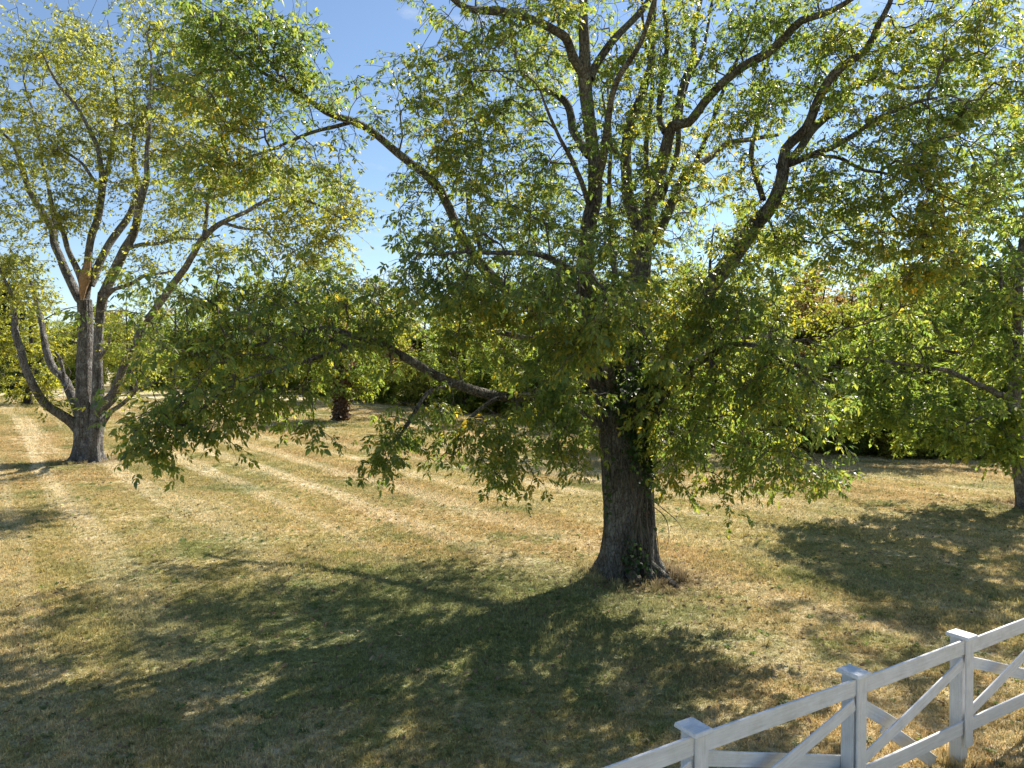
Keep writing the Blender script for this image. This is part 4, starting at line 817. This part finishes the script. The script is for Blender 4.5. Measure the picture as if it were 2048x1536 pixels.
T("woodland_tree", "tall green tree behind the forked tree's right limb", 'green2', at(350, 88), 1.0, 3.1)
vine_tree = T("vine_hung_tree", "lone tree out on the lawn with a reddish vine-wrapped trunk", 'green2', G(682, 842), .95, .9)
T("woodland_tree", "yellowing tree behind the vine-wrapped trunk in the middle distance", 'yellow', at(770, 76), .95, 1.5)
T("dead_topped_tree", "thin half-bare tree whose dead top pokes into the sky gap", 'sparse', at(722, 80), 1.06, 2.2)
T("woodland_tree", "green tree glimpsed under the low left bough", 'green', at(930, 66), .95, .2)
T("mid_lawn_tree", "green tree out on the lawn, mostly hidden behind the big trunk", 'green', at(1215, 37.5), .74, 1.1)
T("bright_tree", "bright yellow-green tree behind the big tree's right fork", 'yellow', at(1440, 41), 1.22, 2.6)
T("russet_tree", "brownish turning tree above the woods, right of the big tree", 'russet', at(1650, 50), 1.0, .5)
T("woodland_tree", "tree with a dark forked trunk in the woods near the right edge", 'sparse', at(1706, 44), .82, 1.9)
T("woodland_tree", "leafy yellow-green tree at the wood edge left of the dark trunks", 'yellow2', at(1690, 37.5), .82, 3.3)
T("slim_tree", "slim dark-trunked tree at the wood edge, nearest the bough tip", 'green2', at(1757, 37), .72, 4.0)
T("slim_tree", "thicker dark-trunked tree just right of the slim one", 'green', at(1795, 36.5), .72, 5.0)
T("slim_tree", "dark-trunked tree half hidden by the edge tree's foliage", 'yellow2', at(1850, 37), .86, .8)
# reddish creeper wrapping the lone tree
vt = G(682, 842); pts = []
for k in range(2600):
    z = rng.uniform(.2, 6.5); a = rng.uniform(0, 6.28); r0 = (.14 * math.exp(-z / .8) + .44) * rng.uniform(.92, 1.12) + max(0, rng.normal(-.05, .12))
    side = max(0, rng.normal(0, 1.0)) * (1 if z > 1.6 else .1)
    pts.append([vt[0] + r0 * math.cos(a) + side * .6, vt[1] + r0 * math.sin(a) - .1, vt[2] + z])
M['leaf_creeper'] = leaf_mat("leaf_creeper", [(0, (.09, .05, .03)), (.5, (.19, .12, .08)), (.8, (.26, .20, .14)), (1, (.30, .2, .05))], 1.2, (1.1, 1, .8))
vst = [([vt + [.5, -.3, 0], vt + [.3, -.3, 2], vt + [.25, -.2, 5]], .07), ([vt + [-.5, -.3, 0], vt + [-.3, -.4, 2.4], vt + [-.2, -.3, 5.5]], .06)]
vine_on("creeper", "reddish-brown creeper clothing the lone tree's trunk", "vine", vt + np.array([.5, -.3, 0]), vst, None, np.array(pts), .22, M['leaf_creeper'], rng)
mb = MB(); p, r = catmull(np.array([[0, 0, -.4], [0, 0, 1.], [.05, 0, 3.], [0, .05, 6.]]), np.array([.52, .46, .43, .40]), .3); tube(mb, p, r, 16, rng, .08, .3, .4)
link("trunk_base", mb.mesh("trunk_base", [M['bark_vine']], True), vine_tree)

# ---------------------------------------------------------------- the mass of the woods behind: one object, points that carry trees
proto = bpy.data.collections.new("woods_kinds")
order = ['green', 'green2', 'yellow', 'yellow2', 'russet', 'dark', 'bush', 'bush2', 'sparse']
for i, k in enumerate(order):
    w, c = KIND[k]
    # wood and crown as one mesh
    nv = len(w.vertices); vw = np.empty(nv * 3, np.float32); w.vertices.foreach_get("co", vw); vc = np.empty(len(c.vertices) * 3, np.float32); c.vertices.foreach_get("co", vc)
    lw = np.empty(len(w.loops), np.int32); w.loops.foreach_get("vertex_index", lw); tw = np.empty(len(w.polygons), np.int32); w.polygons.foreach_get("loop_total", tw)
    nc = len(c.polygons)
    t = np.concatenate([tw, np.full(nc, 4)]); st = np.concatenate([[0], np.cumsum(t)[:-1]])
    me = mesh_np("woods_" + k, np.concatenate([vw, vc]), np.concatenate([lw, np.arange(nc * 4) + nv]), st, t, False, [w.materials[0], c.materials[0]], np.concatenate([np.zeros(len(tw)), np.ones(nc)]))
    proto.objects.link(bpy.data.objects.new("k%02d_%s" % (i, k), me))
def scatter(name, pts, rot, scl, idx, coll, label, cat):
    me = bpy.data.meshes.new(name); me.vertices.add(len(pts)); me.vertices.foreach_set("co", np.ascontiguousarray(pts, np.float32).ravel())
    for nm, ty, dat in (("rot", 'FLOAT_VECTOR', rot), ("scl", 'FLOAT_VECTOR', scl), ("idx", 'INT', idx)):
        a = me.attributes.new(nm, ty, 'POINT')
        a.data.foreach_set("vector" if ty == 'FLOAT_VECTOR' else "value", np.ascontiguousarray(dat, np.int32 if ty == 'INT' else np.float32).ravel())
    o = link(name, me); tag(o, label, cat, None, "stuff")
    ng = bpy.data.node_groups.new(name + "_nodes", 'GeometryNodeTree')
    ng.interface.new_socket("Geometry", in_out='INPUT', socket_type='NodeSocketGeometry'); ng.interface.new_socket("Geometry", in_out='OUTPUT', socket_type='NodeSocketGeometry')
    gi, go = ng.nodes.new("NodeGroupInput"), ng.nodes.new("NodeGroupOutput")
    ci = ng.nodes.new("GeometryNodeCollectionInfo"); ci.inputs["Collection"].default_value = coll; ci.inputs["Separate Children"].default_value = True; ci.inputs["Reset Children"].default_value = True
    ip = ng.nodes.new("GeometryNodeInstanceOnPoints"); ip.inputs["Pick Instance"].default_value = True
    def na(nm, ty):
        x = ng.nodes.new("GeometryNodeInputNamedAttribute"); x.data_type = ty; x.inputs["Name"].default_value = nm
        return [s for s in x.outputs if s.enabled and s.name == "Attribute"][0]
    L = ng.links
    L.new(gi.outputs[0], ip.inputs["Points"]); L.new(ci.outputs[0], ip.inputs["Instance"]); L.new(na("idx", 'INT'), ip.inputs["Instance Index"])
    er = ng.nodes.new("FunctionNodeEulerToRotation"); L.new(na("rot", 'FLOAT_VECTOR'), er.inputs[0]); L.new(er.outputs[0], ip.inputs["Rotation"]); L.new(na("scl", 'FLOAT_VECTOR'), ip.inputs["Scale"])
    L.new(ip.outputs[0], go.inputs[0])
    md = o.modifiers.new("scatter", 'NODES'); md.node_group = ng
    return o
edge_x = np.array([-700, -200, 0, 150, 300, 480, 620, 760, 900, 1050, 1200, 1400, 1640, 1850, 2048, 2400, 3200])
edge_d = np.array([150, 145, 135, 122, 108, 95, 86, 76, 68, 60, 54, 46, 41, 39, 38, 38, 42], float)
wp, wr, ws, wi = [], [], [], []
rg = np.random.default_rng(5)
for row, (gap, off, cnt) in enumerate([(0, 4.0, 46), (0, 11, 46), (0, 18, 46), (0, 30, 44), (0, 44, 40)]):
    for x in np.linspace(-650, 2700, cnt):
        xx = x + rg.normal(0, 22); d = np.interp(xx, edge_x, edge_d) + off + rg.normal(0, 1.2 + .1 * off)
        k = rg.choice([0, 1, 2, 3, 4, 5, 8], p=[.26, .2, .2, .14, .1, .05, .05]); 
        p = at(xx, d); hs = 1.12 * np.interp(xx, [0, 300, 700, 1300, 2048], [.95, .95, .9, .86, .84]) * rg.uniform(.72, 1.0) * (1 + .09 * row)
        wp.append(p); wr.append([0, 0, rg.uniform(0, 6.28)]); ws.append([hs * rg.uniform(.9, 1.2)] * 2 + [hs]); wi.append(k)
for x in np.linspace(-650, 2700, 150):
    xx = x + rg.normal(0, 12); d = np.interp(xx, edge_x, edge_d) + rg.uniform(-.6, 3.5)
    wp.append(at(xx, d)); wr.append([0, 0, rg.uniform(0, 6.28)]); s = rg.uniform(.5, 1.1); ws.append([s * rg.uniform(1, 1.5)] * 2 + [s]); wi.append(rg.choice([6, 7], p=[.6, .4]))
for x in np.linspace(1150, 2500, 70):
    xx = x + rg.normal(0, 10); d = np.interp(xx, edge_x, edge_d) + rg.uniform(-1.6, .4)
    wp.append(at(xx, d)); wr.append([0, 0, rg.uniform(0, 6.28)]); s = rg.uniform(.35, .75); ws.append([s * rg.uniform(1, 1.6)] * 2 + [s]); wi.append(rg.choice([6, 7]))
for x in np.linspace(1500, 2050, 30):
    xx = x + rg.normal(0, 10); d = np.interp(xx, edge_x, edge_d) + rg.uniform(-4.5, -2)
    wp.append(at(xx, d)); wr.append([0, 0, rg.uniform(0, 6.28)]); s = rg.uniform(.3, .55); ws.append([s * rg.uniform(1.1, 1.7)] * 2 + [s]); wi.append(rg.choice([6, 7]))
scatter("woods", np.array(wp), np.array(wr), np.array(ws), np.array(wi), proto, "dense green and yellowing woods closing off the lawn", "woods")

# ---------------------------------------------------------------- white paddock fence
def paint_mat():
    m, n, l = newmat("white_paint")
    tc = nd(n, "ShaderNodeTexCoord"); mp = nd(n, "ShaderNodeMapping"); mp.inputs["Scale"].default_value = (2.0, 30.0, 30.0); l.new(tc.outputs["Object"], mp.inputs[0])
    g = nd(n, "ShaderNodeTexNoise", Scale=2.0, Detail=6.0, Roughness=.65); l.new(mp.outputs[0], g.inputs["Vector"])
    geo = nd(n, "ShaderNodeNewGeometry")
    d1 = nd(n, "ShaderNodeTexNoise", Scale=5.0, Detail=7.0, Roughness=.7); l.new(geo.outputs["Position"], d1.inputs["Vector"])
    sp = nd(n, "ShaderNodeTexNoise", Scale=48.0, Detail=3.0, Roughness=.6); l.new(geo.outputs["Position"], sp.inputs["Vector"])
    c = ramp(n, [(.25, (.56, .57, .58)), (.55, (.70, .715, .745)), (.8, (.75, .765, .79))]); l.new(d1.outputs["Fac"], c.inputs[0])
    sm = ramp(n, [(.70, (0, 0, 0)), (.76, (.5,) * 3)]); l.new(sp.outputs["Fac"], sm.inputs[0])
    col = mixc(n, l, sm.outputs[0], c.outputs[0], (.35, .33, .29))
    sz = nd(n, "ShaderNodeSeparateXYZ"); l.new(geo.outputs["Position"], sz.inputs[0])
    low = nd(n, "ShaderNodeMapRange"); l.new(mth(n, l, 'MULTIPLY_ADD', d1.outputs["Fac"], -.9, sz.outputs[2]), low.inputs[0]); low.inputs[1].default_value = .25; low.inputs[2].default_value = -.35; low.inputs[3].default_value = 0; low.inputs[4].default_value = .55
    col = mixc(n, l, low.outputs[0], col, (.42, .42, .34))
    al = nd(n, "ShaderNodeTexNoise", Scale=2.3, Detail=6.0, Roughness=.75); l.new(geo.outputs["Position"], al.inputs["Vector"])
    ar = ramp(n, [(.54, (0, 0, 0)), (.72, (.32,) * 3)]); l.new(al.outputs["Fac"], ar.inputs[0])
    col = mixc(n, l, ar.outputs[0], col, (.50, .51, .44))
    gr = ramp(n, [(.3, (.80,) * 3), (.6, (1, 1, 1))]); l.new(g.outputs["Fac"], gr.inputs[0])
    col = mixc(n, l, 1.0, col, gr.outputs[0], 'MULTIPLY')
    pb = nd(n, "ShaderNodeBsdfPrincipled", Roughness=.6); l.new(col, pb.inputs["Base Color"])
    bp = nd(n, "ShaderNodeBump", Strength=.5, Distance=.006); l.new(g.outputs["Fac"], bp.inputs["Height"]); l.new(bp.outputs[0], pb.inputs["Normal"])
    out = nd(n, "ShaderNodeOutputMaterial"); l.new(pb.outputs[0], out.inputs["Surface"])
    return m
M['paint'] = paint_mat()
import bmesh
frng = np.random.default_rng(3)
def board_mesh(name, L, w, t, bev=.005):
    """board along X, width along Z, thickness along Y, with worn edges and a faint warp"""
    bm = bmesh.new(); bmesh.ops.create_cube(bm, size=1.0)
    for v in bm.verts: v.co = Vector((v.co.x * L, v.co.y * t, v.co.z * w))
    long_edges = [e for e in bm.edges if abs(e.verts[0].co.x - e.verts[1].co.x) > L * .5]
    bmesh.ops.subdivide_edges(bm, edges=long_edges, cuts=max(2, int(L / .25)))
    ph = frng.uniform(0, 6.28, 2)
    bmesh.ops.bevel(bm, geom=[e for e in bm.edges if e.calc_face_angle(0) > 1], offset=bev, segments=1, affect='EDGES')
    for v in bm.verts:
        v.co.z += .005 * math.sin(v.co.x * 2.2 + ph[0]); v.co.y += .003 * math.sin(v.co.x * 1.9 + ph[1])
    me = bpy.data.meshes.new(name); bm.to_mesh(me); bm.free(); me.materials.append(M['paint'])
    return me
pp = []
for (x, y) in [(1383, 1448), (1703, 1338), (1919, 1265)]:
    r = ray(x, y); FH = 1.42; dd = (CAMH - FH) / -r[2]; pp.append(np.array([r[0] * dd, dd, 0.]))
pp = np.array(pp)
dirf = (pp[2] - pp[0]); dirf /= np.linalg.norm(dirf)
pp = np.vstack([pp[0] - dirf * 2 * 1.98, pp[0] - dirf * 1.98, pp, pp[2] + dirf * 1.85, pp[2] + dirf * 3.75])
nf = np.array([dirf[1], -dirf[0], 0.])
fence = thing("white_fence", "white painted board fence with crossed braces in the lower right corner", "fence", pp[2])
foff = np.array(pp[2])
FM = Matrix(((dirf[0], -nf[0], 0, 0), (dirf[1], -nf[1], 0, 0), (0, 0, 1, 0), (0, 0, 0, 1)))   # X along fence, Y away from the camera side
BM = {}
def board(name, a, b, w, t, nofs, parent=fence, ext=0.0):
    """board from a to b (points on the fence line), laid nofs towards the camera side"""
    a = np.asarray(a, float) + nf * nofs; b = np.asarray(b, float) + nf * nofs
    v = b - a; L = np.linalg.norm(v) + ext; mid = (a + b) / 2 - foff
    ang = math.asin(v[2] / np.linalg.norm(v))
    o = link(name, board_mesh(name, L, w, t), parent)
    BM[o.name] = Matrix.Translation(Vector(mid)) @ FM @ Matrix.Rotation(-ang, 4, 'Y')
    o.matrix_local = BM[o.name]
    return o
FT = 1.42
def post_at(p, tilt):
    h = FT - .035
    o = board("post", p + [0, 0, -.3], p + [0, 0, h - .002], .125, .125, 0)
    zz = Matrix.Translation(Vector(p - foff))
    # face board over the rail ends, and the cap
    fb = board("face_board", p + [0, 0, .26], p + [0, 0, h], .135, .022, .1005)
    fb.parent = o; fb.matrix_local = BM[o.name].inverted() @ BM[fb.name]
    bm = bmesh.new(); bmesh.ops.create_cube(bm, size=1.0)
    for v in bm.verts:
        k = .80 if v.co.z > 0 else 1; v.co = Vector((v.co.x * .20 * (.93 if v.co.z > 0 else 1), v.co.y * .235 * (.93 if v.co.z > 0 else 1), v.co.z * .036))
    bmesh.ops.bevel(bm, geom=list(bm.edges), offset=.005, segments=1, affect='EDGES')
    me = bpy.data.meshes.new("cap"); bm.to_mesh(me); bm.free(); me.materials.append(M['paint'])
    c = link("cap", me, o)
    c.matrix_local = BM[o.name].inverted() @ Matrix.Translation(Vector(p - foff + np.array([0, 0, FT - .017]) + nf * .022)) @ FM @ Matrix.Rotation(tilt, 4, 'Z') @ Matrix.Rotation(tilt * .5, 4, 'X')
for i, p in enumerate(pp):
    post_at(p, frng.normal(0, .05))
for i in range(len(pp) - 1):
    a, b = pp[i], pp[i + 1]; g = dirf * .004
    za, zb = FT - .125 + frng.normal(0, .004), FT - .125 + frng.normal(0, .004)
    board("top_rail", a + g + [0, 0, za], b - g + [0, 0, zb], .155, .024, .0755)
    board("bottom_rail", a + g + [0, 0, .46], b - g + [0, 0, .46], .145, .024, .0755)
    board("brace", a + dirf * .07 + [0, 0, .60], b - dirf * .07 + [0, 0, 1.14], .115, .020, .0745)
    if i == 3:      # the sprung brace
        board("brace", a + dirf * .05 + [0, 0, 1.12], a + dirf * .80 + [0, 0, .66], .135, .022, -.076)
        o = board("brace", a + dirf * .70 + [0, 0, .66], a + dirf * 1.62 + [0, 0, .03], .135, .022, -.13); o["label"] = "sprung lower half of a brace, dropped to the grass"
    else:
        board("brace", a + dirf * .02 + [0, 0, 1.12], b - dirf * .02 + [0, 0, .52], .125, .022, -.076)

# ---------------------------------------------------------------- grass and fallen leaves
gcol = bpy.data.collections.new("grass_kinds")
rg = np.random.default_rng(21)
TILE = 0.5
for k in range(6):
    nt_, nb = 105, 14
    cx, cy = rg.uniform(-TILE / 2, TILE / 2, (2, nt_))
    th_ = np.clip(rg.normal(1, .25, nt_), .4, 1.7)
    n = nt_ * nb; tx, ty, th_ = np.repeat(cx, nb), np.repeat(cy, nb), np.repeat(th_, nb)
    a = rg.uniform(0, 6.28, n); r0 = np.abs(rg.normal(0, .026, n)); bx, by = tx + r0 * np.cos(a), ty + r0 * np.sin(a)
    ln = rg.uniform(.35, 1.0, n) * .062 * th_; w = rg.uniform(.0025, .0045, n); t = rg.uniform(0, 6.28, n); out = rg.uniform(.2, 1.0, n) * ln
    hh = np.sqrt(np.maximum(.1 * ln * ln, ln * ln - out * out)); a2 = a + rg.normal(0, .6, n); dx, dy = np.cos(a2), np.sin(a2); lx, ly = -np.sin(t) * w, np.cos(t) * w
    tipz = hh * np.where(rg.random(n) > .3, 1, .75); z0 = np.full(n, -.01); mx_, my_, mz_ = bx + dx * out * .35, by + dy * out * .35, hh * .65
    V = np.stack([np.stack([bx - lx, by - ly, z0], -1), np.stack([bx + lx, by + ly, z0], -1), np.stack([mx_ + lx * .8, my_ + ly * .8, mz_], -1),
                  np.stack([bx + dx * out, by + dy * out, tipz], -1), np.stack([mx_ - lx * .8, my_ - ly * .8, mz_], -1)], 1)
    gcol.objects.link(bpy.data.objects.new("g%d" % k, mesh_np("grass_patch", V, np.arange(n * 5), np.arange(n) * 5, np.full(n, 5), False, [M['blade']])))
pts, scl = [], []
def ring_of(d): return np.select([d < 11, d < 17, d < 26, d < 42], [0, 1, 2, 3], 4)
SC = [1.0, 1.2, 1.6, 2.3, 3.4]; LIM = [1.0, 11, 17, 26, 42, 76]
for k in range(5):
    st_ = TILE * SC[k]
    g1, g2 = np.meshgrid(np.arange(-60, 60, st_), np.arange(LIM[k] - (0 if k == 0 else 0), LIM[k + 1], st_))
    xx, dd = g1.ravel() + rg.normal(0, .01, g1.size), g2.ravel() + st_ / 2
    keep = np.abs(xx) < np.where(dd < 26, .95 * dd + 5, .8 * dd + 4); xx, dd = xx[keep], dd[keep]
    hv = .9 + .35 * np.sin(xx * .8 + 1) * np.sin(dd * .7) + .25 * np.sin(xx * 1.9 + np.sin(dd * 1.3)) * np.sin(dd * 2.3 + 1.7 * np.sin(xx * .9)) + rg.normal(0, .06, len(xx))
    for (qx, qy, qr) in SOIL:
        q = np.hypot(xx - qx, dd - qy) / qr; hv *= np.clip(.25 + q * .6, .3, 1)
    pts.append(np.stack([xx, dd, gz(xx, dd)], -1)); scl.append(np.stack([np.full(len(xx), SC[k] * 1.04)] * 2 + [np.clip(SC[k] * hv * (.75 if k > 1 else 1), .25, 9)], -1))
pts, scl = np.vstack(pts), np.vstack(scl); n = len(pts)
rot = np.stack([np.zeros(n), np.zeros(n), rg.integers(0, 4, n) * math.pi / 2], -1)
scatter("grass", pts, rot, scl, rg.integers(0, 6, n), gcol, "short dry and green lawn grass over the whole field", "grass")
M['litter'] = leaf_mat("fallen_leaf", [(0, (.07, .045, .03)), (.5, (.17, .11, .06)), (.85, (.24, .17, .10)), (1, (.42, .34, .22))], 1.0, (1, 1, .8), fac=.2, clump=.2, rough=.95)
lcol = bpy.data.collections.new("litter_kinds")
for k in range(3):
    vs = np.array([[0, 0, .012], [.02, .017, .004 + .01 * k], [.05, .013, .02], [.075, 0, .006], [.05, -.013, .012], [.02, -.017, .018]])
    lcol.objects.link(bpy.data.objects.new("l%d" % k, mesh_np("fallen_leaf", vs, np.arange(6), [0], [6], False, [M['litter']])))
n1 = 6500; dd = np.sqrt(rg.uniform(25, 900, n1)); xx = rg.uniform(-.75, .75, n1) * dd
n2 = 500; a = rg.uniform(0, 6.28, n2); r = np.abs(rg.normal(0, 1.5, n2)) + .5
xx = np.concatenate([xx, TB[0] + .4 + r * np.cos(a)]); dd = np.concatenate([dd, TB[1] - .3 + r * np.sin(a)]); n = len(xx)
scatter("fallen_leaves", np.stack([xx, dd, gz(xx, dd) + rg.uniform(.01, .06, n)], -1), np.stack([rg.normal(0, .4, n), rg.normal(0, .4, n), rg.uniform(0, 6.28, n)], -1), np.repeat(rg.uniform(.6, 1.5, (n, 1)), 3, 1), rg.integers(0, 3, n), lcol, "brown and tan fallen leaves scattered on the lawn", "leaves")

# broad-leaved weeds in the lawn, and longer grass the mower misses at posts and trunks
M['weed'] = leaf_mat("weed_leaf", [(0, (.06, .10, .04)), (.6, (.12, .17, .06)), (1, (.22, .23, .10))], 2.0, (1.1, 1.1, .6), rough=.6)
wcol = bpy.data.collections.new("weed_kinds")
for k in range(4):
    n = 13; V = []
    for i in range(n):
        a = i * 2.4 + rg.normal(0, .3); L = rg.uniform(.05, .11); w = L * rg.uniform(.16, .26); up = rg.uniform(.2, .9)
        d_ = np.array([math.cos(a), math.sin(a), 0]); l_ = np.array([-math.sin(a), math.cos(a), 0]); z_ = np.array([0, 0, 1.])
        V += [d_ * .005, d_ * L * .4 + l_ * w + z_ * L * up * .6, d_ * L + z_ * L * up * .7, d_ * L * .4 - l_ * w + z_ * L * up * .6]
    wcol.objects.link(bpy.data.objects.new("w%d" % k, mesh_np("weed", np.array(V), np.arange(n * 4), np.arange(n) * 4, np.full(n, 4), False, [M['weed']])))
for k in range(3):
    n = 40; a = rg.uniform(0, 6.28, n); r0 = np.abs(rg.normal(0, .05, n)); ln = rg.uniform(.12, .30, n); out = ln * rg.uniform(.15, .7, n); w = rg.uniform(.003, .005, n); t = rg.uniform(0, 6.28, n)
    bx, by = r0 * np.cos(a), r0 * np.sin(a); dx, dy = np.cos(a), np.sin(a); lx, ly = -np.sin(t) * w, np.cos(t) * w; hh = np.sqrt(ln ** 2 - out ** 2); z0 = np.full(n, -.01)
    V = np.stack([np.stack([bx - lx, by - ly, z0], -1), np.stack([bx + lx, by + ly, z0], -1), np.stack([bx + dx * out * .35 + lx, by + dy * out * .35 + ly, hh * .65], -1), np.stack([bx + dx * out, by + dy * out, hh * .92], -1), np.stack([bx + dx * out * .35 - lx, by + dy * out * .35 - ly, hh * .65], -1)], 1)
    wcol.objects.link(bpy.data.objects.new("x%d" % k, mesh_np("rank_grass", V, np.arange(n * 5), np.arange(n) * 5, np.full(n, 5), False, [M['blade']])))
n1 = 1500; dd = np.sqrt(rg.uniform(22, 700, n1)); xx = rg.uniform(-.75, .75, n1) * dd; xx += .35 * np.sin(dd * 3 + xx); ki = rg.integers(0, 4, n1)
n2 = 900; d2 = np.sqrt(rg.uniform(22, 500, n2)); x2 = rg.uniform(-.75, .75, n2) * d2
xx = np.concatenate([xx, x2]); dd = np.concatenate([dd, d2]); ki = np.concatenate([ki, rg.integers(4, 7, n2)]); sc = np.concatenate([rg.uniform(.5, 1.1, n1), rg.uniform(.35, .65, n2)])
for c0, r_, m_ in [(p, .13, 16) for p in pp] + [(TB, .85, 90), (LB, 1.1, 60), (RB, .9, 50)]:
    a = rg.uniform(0, 6.28, m_); r = r_ * rg.uniform(.8, 1.45, m_); xx = np.concatenate([xx, c0[0] + r * np.cos(a)]); dd = np.concatenate([dd, c0[1] + r * np.sin(a)]); ki = np.concatenate([ki, rg.integers(4, 7, m_)]); sc = np.concatenate([sc, rg.uniform(.45, 1.0, m_)])
n = len(xx)
scatter("weeds", np.stack([xx, dd, gz(xx, dd)], -1), np.stack([rg.normal(0, .1, n), rg.normal(0, .1, n), rg.uniform(0, 6.28, n)], -1), np.repeat(sc[:, None], 3, 1), ki, wcol, "broad-leaved weeds and uncut grass tufts dotting the lawn", "weeds")
